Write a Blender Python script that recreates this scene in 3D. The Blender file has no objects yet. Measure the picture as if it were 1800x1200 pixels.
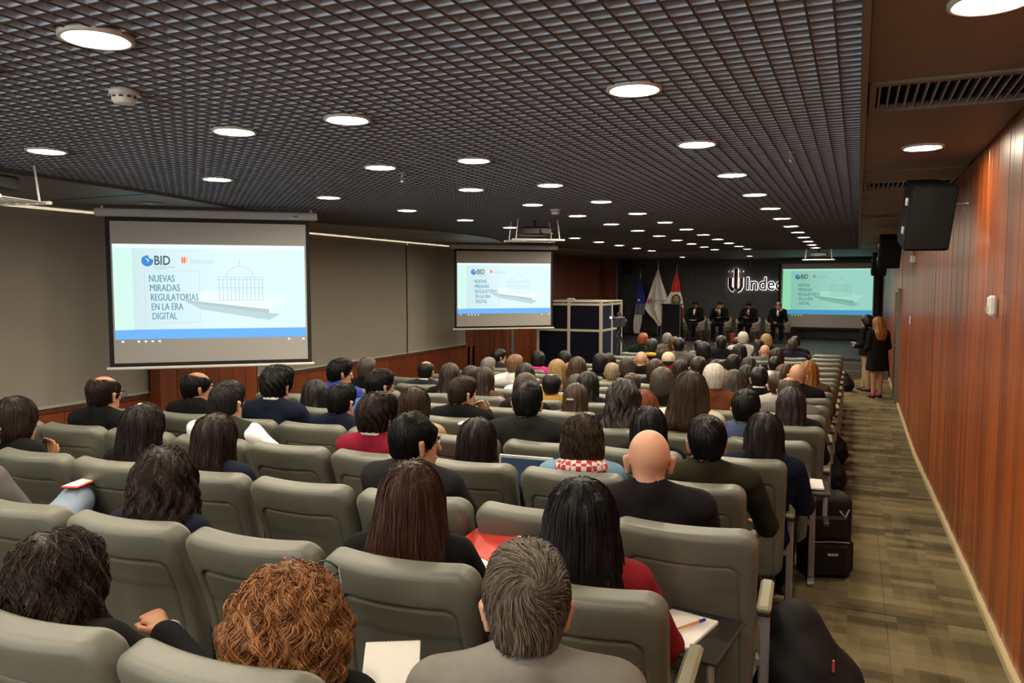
import bpy, math, random
import numpy as np
from mathutils import Matrix, Vector

random.seed(7)
rng = np.random.default_rng(11)
C = bpy.context.scene.collection
SC = bpy.context.scene

# ------------------------------------------------------------------ camera
CAMZ = 1.63
cam_d = bpy.data.cameras.new('camera')
cam_d.sensor_width = 36.0
cam_d.lens = 36.0 * 1360 / 1800
cam_d.clip_end = 80
cam = bpy.data.objects.new('camera', cam_d)
C.objects.link(cam)
_d = Vector((608.0, 100.0, 1360.0)).normalized()          # room's long axis seen in camera space
_p = math.atan2(-_d.y, _d.z)
_u = Vector((0, math.cos(_p), math.sin(_p)))
_r = Vector((_u.y * _d.z - _u.z * _d.y, _u.z * _d.x - _u.x * _d.z, _u.x * _d.y - _u.y * _d.x))
_R = Matrix(((_r.x, _d.x, _u.x), (_r.y, _d.y, _u.y), (_r.z, _d.z, _u.z)))   # world -> camera axes
rgt, upv, fwd = _R[0], _R[1], _R[2]
cam.matrix_world = Matrix(((rgt[0], upv[0], -fwd[0], 0), (rgt[1], upv[1], -fwd[1], 0),
                           (rgt[2], upv[2], -fwd[2], CAMZ), (0, 0, 0, 1)))
SC.camera = cam

# ------------------------------------------------------------------ world, exposure
wd = bpy.data.worlds.new('world')
SC.world = wd
wd.use_nodes = True
wd.node_tree.nodes['Background'].inputs[0].default_value = (0.02, 0.02, 0.022, 1)
wd.node_tree.nodes['Background'].inputs[1].default_value = 1.0
SC.view_settings.view_transform = 'Standard'
SC.view_settings.look = 'None'
SC.view_settings.gamma = 1.0
SC.view_settings.use_curve_mapping = False
SC.view_settings.exposure = 0.15
DOWNLIGHT = 185.0
STRIP = 12.0
BACK_FILL = 60.0  # strength of the added fill lamps behind the camera
SLIDE = 1.25

# ------------------------------------------------------------------ room numbers (metres)
ZC = 2.49            # ceiling
XR = 0.71            # right wall
XL = -8.10           # left wall
YB, YF = -3.2, 27.0  # back and front wall
SLOPE, YK = 0.047, 10.8
STAGE_Y, STAGE_Z = 20.0, -0.12
def zf(y): return -SLOPE * min(max(y, -9), YK)
def row_y(k, x): return 1.10 + 0.735 * k + 0.05 * (x + 2)
ROW_ROT = math.atan(0.05)
XE = {0: -.64, 1: -.67, 2: -.53, 3: -.66, 4: -.55, 5: -.47, 6: -.42}
def row_end(k): return XE.get(k, -.44)
ORD = ['first', 'second', 'third', 'fourth', 'fifth', 'sixth', 'seventh', 'eighth', 'ninth', 'tenth', 'eleventh',
       'twelfth', 'thirteenth', 'fourteenth', 'fifteenth', 'sixteenth', 'seventeenth', 'eighteenth', 'nineteenth', 'twentieth']

# ------------------------------------------------------------------ helpers: meshes
class MB:
    """collects plain shapes into one mesh"""
    def __init__(s): s.V = []; s.F = []
    def add(s, V, F):
        n = len(s.V); s.V += [tuple(v) for v in V]; s.F += [tuple(i + n for i in f) for f in F]; return s
    def box(s, x0, x1, y0, y1, z0, z1):
        return s.add([(x0, y0, z0), (x1, y0, z0), (x1, y1, z0), (x0, y1, z0), (x0, y0, z1), (x1, y0, z1), (x1, y1, z1), (x0, y1, z1)],
                     [(0, 3, 2, 1), (4, 5, 6, 7), (0, 1, 5, 4), (1, 2, 6, 5), (2, 3, 7, 6), (3, 0, 4, 7)])
    def cbox(s, x0, x1, y0, y1, z0, z1, b=.006):
        """box with chamfered edges"""
        cx, cy, cz = (x0 + x1) / 2, (y0 + y1) / 2, (z0 + z1) / 2
        hx, hy, hz = (x1 - x0) / 2, (y1 - y0) / 2, (z1 - z0) / 2
        V, F, idx = [], [], {}
        for sx in (-1, 1):
            for sy in (-1, 1):
                for sz in (-1, 1):
                    for a in range(3):
                        h = [hx - b, hy - b, hz - b]; h[a] = (hx, hy, hz)[a]
                        idx[(sx, sy, sz, a)] = len(V); V.append((cx + sx * h[0], cy + sy * h[1], cz + sz * h[2]))
        def q(*k): F.append(tuple(idx[i] for i in k))
        for t in (-1, 1):
            o = 1 if t > 0 else -1
            f = lambda ks: q(*(ks if o > 0 else ks[::-1]))
            f([(t, -1, -1, 0), (t, 1, -1, 0), (t, 1, 1, 0), (t, -1, 1, 0)])
            f([(-1, t, -1, 1), (-1, t, 1, 1), (1, t, 1, 1), (1, t, -1, 1)])
            f([(-1, -1, t, 2), (1, -1, t, 2), (1, 1, t, 2), (-1, 1, t, 2)])
        for a in (-1, 1):
            for c in (-1, 1):
                q((-1, a, c, 1), (1, a, c, 1), (1, a, c, 2), (-1, a, c, 2))
                q((a, -1, c, 0), (a, 1, c, 0), (a, 1, c, 2), (a, -1, c, 2))
                q((a, c, -1, 0), (a, c, 1, 0), (a, c, 1, 1), (a, c, -1, 1))
                for e in (-1, 1): q((a, c, e, 0), (a, c, e, 1), (a, c, e, 2))
        return s.add(V, F)
    def tube(s, pts, r, n=8, cap=True):
        pts = [Vector(p) for p in pts]; m = len(pts)
        rs = r if isinstance(r, (list, tuple)) else [r] * m
        V, F = [], []
        ref = None
        for i, p in enumerate(pts):
            t = (pts[min(i + 1, m - 1)] - pts[max(i - 1, 0)]).normalized()
            if ref is None:
                ref = t.orthogonal().normalized()
            ref = (ref - t * ref.dot(t)).normalized(); b = t.cross(ref)
            for j in range(n):
                a = 2 * math.pi * j / n
                V.append(tuple(p + (ref * math.cos(a) + b * math.sin(a)) * rs[i]))
        for i in range(m - 1):
            for j in range(n):
                F.append((i * n + j, i * n + (j + 1) % n, (i + 1) * n + (j + 1) % n, (i + 1) * n + j))
        if cap: F.append(tuple(range(n))[::-1]); F.append(tuple(range((m - 1) * n, m * n)))
        return s.add(V, F)
    def lathe(s, prof, n=24, c=(0, 0, 0)):
        V, F = [], []; m = len(prof)
        for r, z in prof:
            for j in range(n):
                a = 2 * math.pi * j / n; V.append((c[0] + r * math.cos(a), c[1] + r * math.sin(a), c[2] + z))
        for i in range(m - 1):
            for j in range(n): F.append((i * n + j, i * n + (j + 1) % n, (i + 1) * n + (j + 1) % n, (i + 1) * n + j))
        F.append(tuple(range(n))[::-1]); F.append(tuple(range((m - 1) * n, m * n)))
        return s.add(V, F)
    def prism(s, poly, z0, z1):
        n = len(poly)
        return s.add([(x, y, z0) for x, y in poly] + [(x, y, z1) for x, y in poly],
                     [tuple(range(n))[::-1], tuple(range(n, 2 * n))] + [(i, (i + 1) % n, n + (i + 1) % n, n + i) for i in range(n)])
    def mesh(s, name, smooth=False):
        return mk(name, s.V, s.F, smooth)
    def xf(s, M):
        s.V = [tuple(M @ Vector(v)) for v in s.V]; return s

def mk(name, V, F, smooth=False):
    me = bpy.data.meshes.new(name)
    if isinstance(V, np.ndarray):
        nv, nf = len(V), len(F)
        me.vertices.add(nv); me.vertices.foreach_set('co', np.ascontiguousarray(V, dtype=np.float32).ravel())
        k = F.shape[1]
        me.loops.add(nf * k); me.loops.foreach_set('vertex_index', np.ascontiguousarray(F, dtype=np.int32).ravel())
        me.polygons.add(nf); me.polygons.foreach_set('loop_start', np.arange(0, nf * k, k, dtype=np.int32))
        me.update(calc_edges=True)
    else:
        me.from_pydata(V, [], F)
        me.update()
    if smooth: me.polygons.foreach_set('use_smooth', np.ones(len(me.polygons), dtype=bool))
    me.materials.append(None)
    return me

def ob(name, me, mat, parent=None, loc=(0, 0, 0), rot=(0, 0, 0), scale=None):
    if isinstance(me, MB): me = me.mesh(name)
    o = bpy.data.objects.new(name, me); C.objects.link(o)
    if mat is not None:
        o.material_slots[0].link = 'OBJECT'; o.material_slots[0].material = mat
    if parent is not None: o.parent = parent
    o.location = loc; o.rotation_euler = rot
    if scale is not None: o.scale = scale if isinstance(scale, (tuple, list)) else (scale,) * 3
    return o

def thing(name, label, cat, loc=(0, 0, 0), rz=0, group=None):
    o = bpy.data.objects.new(name, None); C.objects.link(o)
    o.empty_display_size = .1
    o.location = loc; o.rotation_euler = (0, 0, rz)
    return tag(o, label, cat, group)

def tag(o, label, cat, group=None):
    o['label'] = label; o['category'] = cat
    if group: o['group'] = group
    return o

def struct(o, label=None, cat=None):
    o['kind'] = 'structure'
    if label: o['label'] = label
    if cat: o['category'] = cat
    return o

# ------------------------------------------------------------------ helpers: materials
def _nt(name):
    m = bpy.data.materials.new(name); m.use_nodes = True
    return m, m.node_tree, m.node_tree.nodes['Principled BSDF']

def pm(name, col, rough=.5, metal=0, spec=.5, var=.0, vs=(8, 8, 8), bump=0, bs=60, col2=None, coat=0, sheen=0):
    m, nt, b = _nt(name)
    N = nt.nodes.new; L = nt.links.new
    b.inputs['Base Color'].default_value = (*col, 1); b.inputs['Roughness'].default_value = rough
    b.inputs['Metallic'].default_value = metal; b.inputs['Specular IOR Level'].default_value = spec
    if coat: b.inputs['Coat Weight'].default_value = coat; b.inputs['Coat Roughness'].default_value = .1
    if sheen: b.inputs['Sheen Weight'].default_value = sheen; b.inputs['Sheen Roughness'].default_value = .5
    if var or bump or col2:
        tc = N('ShaderNodeTexCoord'); mp = N('ShaderNodeMapping'); mp.inputs['Scale'].default_value = vs
        L(tc.outputs['Object'], mp.inputs['Vector'])
        nz = N('ShaderNodeTexNoise'); nz.inputs['Scale'].default_value = 1; nz.inputs['Detail'].default_value = 4
        L(mp.outputs[0], nz.inputs['Vector'])
        cr = N('ShaderNodeValToRGB')
        a = col2 if col2 else tuple(max(0, c * (1 - var)) for c in col); e = col if col2 else tuple(min(1, c * (1 + var)) for c in col)
        cr.color_ramp.elements[0].color = (*a, 1); cr.color_ramp.elements[1].color = (*e, 1)
        cr.color_ramp.elements[0].position = .3; cr.color_ramp.elements[1].position = .7
        L(nz.outputs['Fac'], cr.inputs[0]); L(cr.outputs[0], b.inputs['Base Color'])
        if bump:
            n2 = N('ShaderNodeTexNoise'); n2.inputs['Scale'].default_value = bs; n2.inputs['Detail'].default_value = 3
            L(tc.outputs['Object'], n2.inputs['Vector'])
            bp = N('ShaderNodeBump'); bp.inputs['Strength'].default_value = bump; bp.inputs['Distance'].default_value = .004
            L(n2.outputs['Fac'], bp.inputs['Height']); L(bp.outputs[0], b.inputs['Normal'])
    return m

def em(name, col, strength):
    m, nt, b = _nt(name)
    b.inputs['Base Color'].default_value = (0, 0, 0, 1)
    b.inputs['Emission Color'].default_value = (*col, 1); b.inputs['Emission Strength'].default_value = strength
    b.inputs['Specular IOR Level'].default_value = 0; b.inputs['Roughness'].default_value = 1
    return m

def wood(name, dark, light, rough=.25, coat=.5, axis='z'):
    """fine-streaked veneer: every plank (object) gets its own tone"""
    m, nt, b = _nt(name); N = nt.nodes.new; L = nt.links.new
    tc = N('ShaderNodeTexCoord'); oi = N('ShaderNodeObjectInfo')
    gm = N('ShaderNodeNewGeometry')
    ad = N('ShaderNodeVectorMath'); ad.operation = 'SCALE'; ad.inputs[0].default_value = (7.3, 3.1, 11.7); L(oi.outputs['Random'], ad.inputs['Scale'])
    a2 = N('ShaderNodeVectorMath'); a2.operation = 'ADD'; L(gm.outputs['Position'], a2.inputs[0]); L(ad.outputs[0], a2.inputs[1])
    mp = N('ShaderNodeMapping'); mp.inputs['Scale'].default_value = (45, 45, 1.1) if axis == 'z' else (45, 1.1, 45)
    L(a2.outputs[0], mp.inputs['Vector'])
    nz = N('ShaderNodeTexNoise'); nz.inputs['Scale'].default_value = 1; nz.inputs['Detail'].default_value = 5; nz.inputs['Roughness'].default_value = .6
    L(mp.outputs[0], nz.inputs['Vector'])
    mx = N('ShaderNodeMath'); mx.operation = 'MULTIPLY_ADD'; mx.inputs[1].default_value = .35; L(oi.outputs['Random'], mx.inputs[0]); 
    sub = N('ShaderNodeMath'); sub.operation = 'SUBTRACT'; sub.inputs[1].default_value = .17; L(nz.outputs['Fac'], sub.inputs[0]); L(sub.outputs[0], mx.inputs[2])
    cr = N('ShaderNodeValToRGB'); cr.color_ramp.elements[0].color = (*dark, 1); cr.color_ramp.elements[1].color = (*light, 1)
    cr.color_ramp.elements[0].position = .28; cr.color_ramp.elements[1].position = .78
    L(mx.outputs[0], cr.inputs[0]); L(cr.outputs[0], b.inputs['Base Color'])
    b.inputs['Roughness'].default_value = rough; b.inputs['Coat Weight'].default_value = coat; b.inputs['Coat Roughness'].default_value = .12
    bp = N('ShaderNodeBump'); bp.inputs['Strength'].default_value = .12; bp.inputs['Distance'].default_value = .002
    L(nz.outputs['Fac'], bp.inputs['Height']); L(bp.outputs[0], b.inputs['Normal'])
    return m

def carpet(name):
    m, nt, b = _nt(name); N = nt.nodes.new; L = nt.links.new
    gm = N('ShaderNodeNewGeometry')
    def cell(sx, sy, off):
        a = N('ShaderNodeVectorMath'); a.operation = 'ADD'; a.inputs[1].default_value = off; L(gm.outputs['Position'], a.inputs[0])
        s = N('ShaderNodeVectorMath'); s.operation = 'SNAP'; s.inputs[1].default_value = (sx, sy, 50); L(a.outputs[0], s.inputs[0])
        w = N('ShaderNodeTexWhiteNoise'); L(s.outputs[0], w.inputs['Vector']); return w.outputs['Value']
    w1 = cell(.25, .10, (0, 0, 20)); w2 = cell(.5, .25, (.11, .03, 20)); w3 = cell(.125, .5, (.06, .2, 20))
    s1 = N('ShaderNodeMath'); s1.operation = 'MULTIPLY_ADD'; L(w1, s1.inputs[0]); s1.inputs[1].default_value = .5
    s2 = N('ShaderNodeMath'); s2.operation = 'MULTIPLY'; L(w2, s2.inputs[0]); s2.inputs[1].default_value = .3; L(s2.outputs[0], s1.inputs[2])
    s3 = N('ShaderNodeMath'); s3.operation = 'MULTIPLY_ADD'; L(w3, s3.inputs[0]); s3.inputs[1].default_value = .2; L(s1.outputs[0], s3.inputs[2])
    nz = N('ShaderNodeTexNoise'); nz.inputs['Scale'].default_value = 320; L(gm.outputs['Position'], nz.inputs['Vector'])
    s4 = N('ShaderNodeMath'); s4.operation = 'MULTIPLY_ADD'; L(nz.outputs['Fac'], s4.inputs[0]); s4.inputs[1].default_value = .25; L(s3.outputs[0], s4.inputs[2])
    cr = N('ShaderNodeValToRGB'); e = cr.color_ramp.elements
    e[0].position = .3; e[0].color = (.070, .056, .030, 1); e[1].position = .95; e[1].color = (.20, .165, .088, 1)
    L(s4.outputs[0], cr.inputs[0]); L(cr.outputs[0], b.inputs['Base Color'])
    b.inputs['Roughness'].default_value = .95; b.inputs['Specular IOR Level'].default_value = .1
    wv = N('ShaderNodeTexWave'); wv.inputs['Scale'].default_value = 40; L(gm.outputs['Position'], wv.inputs['Vector'])
    bp = N('ShaderNodeBump'); bp.inputs['Strength'].default_value = .3; bp.inputs['Distance'].default_value = .003
    L(wv.outputs['Fac'], bp.inputs['Height']); L(bp.outputs[0], b.inputs['Normal'])
    return m

M_carpet = carpet('carpet')
M_wood = wood('red_veneer', (.12, .020, .0025), (.36, .080, .008), rough=.38, coat=.12)
M_wood_l = wood('red_veneer_matte', (.12, .022, .006), (.28, .065, .014), rough=.4, coat=.15)
M_base = pm('cream_baseboard', (.55, .45, .26), .35)
M_wall = pm('wall_grey', (.20, .19, .18), .8, var=.05)
M_back = pm('back_wall_paint', (.75, .74, .72), .8, var=.03)
M_front = pm('charcoal_wall', (.075, .078, .083), .7, var=.1)
M_plenum = pm('plenum_black', (.03, .03, .032), .9)
M_bedge = pm('grid_edge_dark', (.06, .052, .045), .6)
M_blade = pm('grid_blade', (.60, .70, .84), .45, metal=.0, spec=.4)
M_ceil = pm('plain_ceiling', (.14, .13, .12), .6, var=.04)
M_soffit = pm('soffit_panel', (.165, .14, .112), .55, var=.05)
M_alu = pm('brushed_aluminium', (.45, .45, .43), .35, metal=.7)
M_dark = pm('black_plastic', (.012, .012, .013), .45)
M_black = pm('matte_black', (.008, .008, .009), .8)
M_white = pm('white_plastic', (.75, .73, .68), .4)
M_lamp = em('lamp_glow', (1.0, .86, .66), DOWNLIGHT)
M_strip = em('strip_glow', (1.0, .86, .62), STRIP)
M_fill = em('fill_glow_back', (.93, .97, 1.0), BACK_FILL)
M_trimring = pm('lamp_trim', (.6, .58, .52), .4)
M_blind = pm('blind_fabric', (.30, .275, .235), .85, var=.03, vs=(2, 2, 2), bump=.05, bs=400)
M_steel = pm('grey_steel', (.36, .37, .38), .35, metal=.6)
# ================================================================== the room shell
# floor: ramp down to the flat front
def slab(ys, x0, x1, zt, th=.15):
    mb = MB()
    for a, b in zip(ys[:-1], ys[1:]):
        mb.add([(x0, a, zt(a) - th), (x1, a, zt(a) - th), (x1, b, zt(b) - th), (x0, b, zt(b) - th),
                (x0, a, zt(a)), (x1, a, zt(a)), (x1, b, zt(b)), (x0, b, zt(b))],
               [(0, 3, 2, 1), (4, 5, 6, 7), (0, 1, 5, 4), (2, 3, 7, 6), (1, 2, 6, 5), (3, 0, 4, 7)])
    return mb
FLOOR = struct(ob('floor', slab([YB, YK, YF], XL, XR + .02, zf), M_carpet), 'mottled olive brown carpet floor sloping down to the stage', 'floor')
# carpet tiles of the aisle, one by one
tile = MB().cbox(0, .496, 0, .496, 0, .006, .002).mesh('carpet_tile')
for j in range(36):
    for i in range(3):
        y = 1.2 + .5 * j; x = XR - .01 - .5 * (i + 1)
        if y > 19.4 or (y > 18.2 and i > 0): continue
        ob('carpet_tile', tile, M_carpet, FLOOR, (x, y, zf(y)), (-math.atan(SLOPE) if y + .25 < YK else 0, 0, 0))

# walls
WR = struct(ob('wall_right', MB().box(XR + .024, XR + .2, YB, YF, -1.0, ZC + .5), M_wall), 'glossy red wood planked wall along the aisle', 'wall')
def plank_mesh(w, t=.02, b=.002):
    poly = [(0, 0), (0, w), (-(t - b), w), (-t, w - b), (-t, b), (-(t - b), 0)]
    poly = [(x, y) for x, y in poly][::-1]
    return MB().prism(poly, 0, 1).mesh('plank')
pl = plank_mesh(.1205)
y = YB
n = 0
while y < YF - .12:
    dy = 15.25 < y < 16.35
    if not dy:
        z0 = zf(y + .12) + .055
        top = ZC
        ob('plank', pl, M_wood, WR, (XR + .024 - .002 * (n % 3 == 0), y, z0), (0, 0, 0), (1, 1, top - z0))
    y += .122; n += 1
bb = MB()
for a, b in ((YB, YK), (YK, 15.2), (16.4, STAGE_Y)):
    V = [(XR - .022, a, zf(a)), (XR + .024, a, zf(a)), (XR + .024, a, zf(a) + .055), (XR - .016, a, zf(a) + .055), (XR - .022, a, zf(a) + .045)]
    V += [(x, b, z - zf(a) + zf(b)) for x, _, z in V]
    bb.add(V, [(4, 3, 2, 1, 0), (5, 6, 7, 8, 9)] + [(i, (i + 1) % 5, 5 + (i + 1) % 5, 5 + i) for i in range(5)])
struct(ob('baseboard_right', bb, M_base), 'thin cream baseboard at the foot of the right wall', 'baseboard')

# door near the front of the right wall
zd = zf(16)
D1 = thing('door_1', 'closed wood door with grey metal frame in the right wall', 'door', (XR, 15.3, zd)); struct(D1)
ob('door_leaf', MB().cbox(-.004, .035, .07, .96, .005, 2.0, .004), M_wood_l, D1)
for yy in (0, .97): ob('door_jamb', MB().cbox(-.06, .04, yy, yy + .07, 0, 2.06, .006), pm('door_frame_metal', (.16, .14, .11), .4, metal=.3), D1)
ob('door_header', MB().cbox(-.06, .04, .07, .97, 2.0, 2.06, .006), bpy.data.materials['door_frame_metal'], D1)
ob('door_transom', MB().cbox(-.005, .024, .0, 1.04, 2.06, ZC - zd, .004), M_wood, D1)
ob('door_handle', MB().tube([(-.005, .86, 1.0), (-.05, .86, 1.0), (-.05, .76, 1.0)], .009), M_alu, D1)

# left wall: wainscot, blinds, pillar, front wood section
WL = struct(ob('wall_left', MB().box(XL - .2, XL, YB, YF, -1.0, ZC + .5), M_wall), 'left wall with wood wainscot below grey roller blinds', 'wall')
BB, BT = .28, 2.40
pw = .60
pnl = MB().cbox(0, .03, 0, .594, 0, 1, .004).mesh('wainscot_panel')
y = YB
while y < 15.5:
    z0 = zf(y + .6)
    ob('wainscot_panel', pnl, M_wood_l, WL, (XL, y, z0), (0, 0, 0), (1, 1, .22 - z0)); y += pw
ob('window_sill', MB().cbox(0, .055, YB, 15.5, .22, .245, .004), M_wood_l, WL, (XL, 0, 0))
pl2 = MB().cbox(0, .03, 0, .114, 0, 1, .004).mesh('plank_left')
y = 15.5
while y < YF - .2:
    if not (18.0 < y < 18.15):
        z0 = zf(y) if y < STAGE_Y else STAGE_Z
        ob('plank', pl2, M_wood_l, WL, (XL + .004 * (int(y * 9) % 2), y, z0), (0, 0, 0), (1, 1, ZC - z0))
    y += .118
struct(ob('trim_1', MB().cbox(XL, XL + .06, 18.0, 18.16, zf(18), ZC, .004), M_steel), 'grey vertical metal strip in the left wood wall', 'trim')
PIL = struct(ob('pillar', MB().box(XL, XL + .22, 6.94, 8.63, -.45, ZC), M_wall), 'red wood clad pillar under the nearer projection screen', 'pillar')
for i in range(7):
    ob('plank', MB().cbox(XL + .22, XL + .245, 6.94 + .2415 * i, 6.94 + .2415 * i + .238, zf(8.4), ZC, .003), M_wood_l, PIL)
for yy in (6.925, 8.605): ob('side_board', MB().cbox(XL, XL + .245, yy, yy + .018, zf(8.6), ZC, .003), M_wood_l, PIL)
def blind(y0, y1, label):
    t = thing('roller_blind', label, 'blind', (XL + .05, (y0 + y1) / 2, 0), 0, 'grey roller blinds along the left wall')
    w = (y1 - y0) / 2
    n = 10
    V, F = [], []
    for i in range(n + 1):
        for j in range(9):
            yy = -w + .012 + (2 * w - .024) * i / n; z = BB + .03 + (BT - BB - .03) * j / 8
            V.append((.006 * math.sin(i * 1.9 + j * .5) * (1 - j / 9), yy, z))
    for i in range(n):
        for j in range(8): F.append((i * 9 + j, (i + 1) * 9 + j, (i + 1) * 9 + j + 1, i * 9 + j + 1))
    m = len(V); V += [(x - .004, y_, z) for x, y_, z in V]; F += [tuple(k + m for k in f[::-1]) for f in F]
    ob('fabric', mk('fabric', V, F, True), M_blind, t)
    ob('bottom_bar', MB().cbox(-.012, .012, -w + .01, w - .01, BB - .005, BB + .03, .005), pm('blind_bar', (.42, .39, .33), .5), t)
    ob('roller', MB().tube([(0, -w + .01, BT + .01), (0, w - .01, BT + .01)], .028, 12), M_blind, t)
    ob('guide', MB().cbox(-.02, .01, w - .012, w + .004, BB, BT, .003), M_dark, t)
    ob('bracket', MB().box(-.045, .01, w - .03, w - .01, BT - .02, BT + .05), M_white, t)
blind(2.5, 6.92, 'grey roller blind left of the nearer projection screen')
blind(8.65, 12.99, 'grey roller blind between the nearer screen and the blind seam')
blind(13.01, 15.5, 'narrow grey roller blind left of the farther projection screen')
for y0, y1, lb in ((-2.5, 6.9, 'thin glowing cove strip above the blind nearest the camera'), (8.7, 15.4, 'thin glowing cove strip above the two farther blinds')):
    t = thing('cove_strip_light', lb, 'light', (XL, y0, ZC - .085))
    ob('lens', MB().box(.0, .028, 0, y1 - y0, 0, .028), M_strip, t)
    ob('profile', MB().cbox(.0, .05, 0, y1 - y0, -.022, -.002, .004), M_alu, t)

for i in range(5):  # unseen lamps added behind the camera as flash-like fill for grid and seats
    t = thing('fill_lamp', 'added opal fill lamp on the back wall behind the camera, %s from the aisle' % ORD[i], 'wall lamp', (-.3 - 1.75 * i, YB, 1.30), 0, 'added fill lamps on the back wall')
    ob('back_plate', MB().cbox(-.14, .14, 0, .02, -.02, .54, .005), M_alu, t)
    ob('opal_shade', MB().prism([(.12 * math.cos(a), .02 + .09 * math.sin(a)) for a in np.linspace(0, math.pi, 13)], 0, .52), M_fill, t)
# front wall and stage
WF = struct(ob('wall_front', MB().box(XL, XR + .2, YF, YF + .2, -1, ZC + .5), M_front), 'charcoal front wall behind the stage', 'wall')
pf = MB().cbox(0, .98, -.015, 0, 0, 1, .003).mesh('wall_panel')
for i in range(9): ob('wall_panel', pf, M_front, WF, (XL + .01 + .985 * i, YF, STAGE_Z), (0, 0, 0), (.99 if i < 8 else .9, 1, ZC - STAGE_Z))
struct(ob('wall_stage_left', MB().box(XL + .03, -7.55, 25.7, 25.9, STAGE_Z, ZC), M_wall), 'short red wood wall left of the stage flags', 'wall')
wr = bpy.data.objects['wall_stage_left']
for i in range(4): ob('plank', MB().cbox(XL + .036 + .13 * i, XL + .036 + .13 * i + .126, 25.68, 25.7, STAGE_Z, ZC, .003), M_wood_l, wr)
struct(ob('wall_back', MB().box(XL, XR + .2, YB - .2, YB, -1, ZC + .5), M_back), 'pale back wall behind the camera', 'wall')
M_stage = pm('stage_black', (.03, .03, .03), .6, var=.2)
STG = struct(ob('stage', MB().box(XL + .03, XR + .02, STAGE_Y, YF, -.75, STAGE_Z - .02), M_stage), 'low dark stage platform at the front', 'stage')
for i in range(6): ob('stage_board', MB().cbox(XL + .05, XR, STAGE_Y - .01 + 1.16 * i, STAGE_Y - .01 + 1.16 * i + 1.155, STAGE_Z - .02, STAGE_Z, .003), M_stage, STG)
st = thing('stage_steps', 'dark wooden steps up to the stage beside the aisle', 'steps', (.1, STAGE_Y, zf(19)))
for i in range(2):
    ob('step', MB().cbox(-.6, .59, -.36 * (2 - i), -.36 * (1 - i) - .004, 0, .157 * (i + 1), .006), pm('step_%d' % i, (.07, .066, .058), .6), st)

# ------------------------------------------------------------------ ceiling
CEIL = struct(ob('ceiling', MB().box(XL, XR + .2, YB, YF, ZC + .32, ZC + .5), M_plenum), 'dark open cell grid ceiling with plain side soffits', 'ceiling')
NX, NY, CX, CYY = 8, 16, .0811, .0772
gm_ = MB()
PX, PY = NX * CX, NY * CYY
for i in range(NX): gm_.box(i * CX - .0035, i * CX + .0035, 0, PY - .004, 0, .048)
for j in range(NY): gm_.box(0, PX - .002, j * CYY - .0035, j * CYY + .0035, .001, .047)
gmesh = gm_.mesh('grid_panel')
ge_ = MB()
for i in range(NX): ge_.box(i * CX - .0036, i * CX + .0036, 0, PY - .004, -.004, .0)
for j in range(NY): ge_.box(.0036, PX - .002, j * CYY - .0036, j * CYY + .0036, -.0035, .0011)
gedge = ge_.mesh('grid_edge')
edge = [(-3.2, -5.7), (3, -5.75), (4.67, -5.9), (5.45, -5.97), (6.25, -6.2), (7.38, -6.5), (8.5, -6.78), (9.3, -6.6), (10.2, -6.15), (11, -5.98), (12.5, -6.0),
        (13.6, -6.3), (15, -6.75), (16.4, -6.8), (17.6, -6.3), (18.8, -6.0), (20.6, -6.0)]
def edge_x(y): return float(np.interp(y, [e[0] for e in edge], [e[1] for e in edge]))
Y0 = 3.02 - 5 * PY
for j in range(19):
    for i in range(11):
        x1 = -.012 - PX * i; y0 = Y0 + PY * j
        if y0 > 20.4: continue
        if x1 < max(edge_x(y0), edge_x(y0 + PY), edge_x(y0 + PY / 2)) - .02 and x1 < min(edge_x(y0), edge_x(y0 + PY)) - .05: continue
        ob('grid_edge', gedge, M_bedge, ob('grid_panel', gmesh, M_blade, CEIL, (x1 - PX, y0, ZC)))
# plain soffit with the wavy edge along the left wall
poly = [(XL, YB)]
ys = np.linspace(-3.2, 20.6, 90)
from bisect import bisect
def smooth_edge(y): return sum(edge_x(y + d) for d in (-.5, -.25, 0, .25, .5)) / 5
poly += [(smooth_edge(y), float(y)) for y in ys] + [(XL, 20.6)]
ob('side_soffit', MB().prism(poly, ZC - .03, ZC + .3), M_ceil, CEIL)
for yy in (5.2, 8.3, 11.4): ob('soffit_joint', MB().box(XL + .03, smooth_edge(yy) - .02, yy - .008, yy + .008, ZC - .033, ZC - .029), M_black, CEIL)
ob('stage_ceiling', MB().box(XL, XR, 20.6, YF, ZC, ZC + .06), M_ceil, CEIL)
ob('edge_channel', MB().box(-.012, .014, YB, 20.6, ZC - .035, ZC + .1), M_soffit, CEIL)
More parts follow.
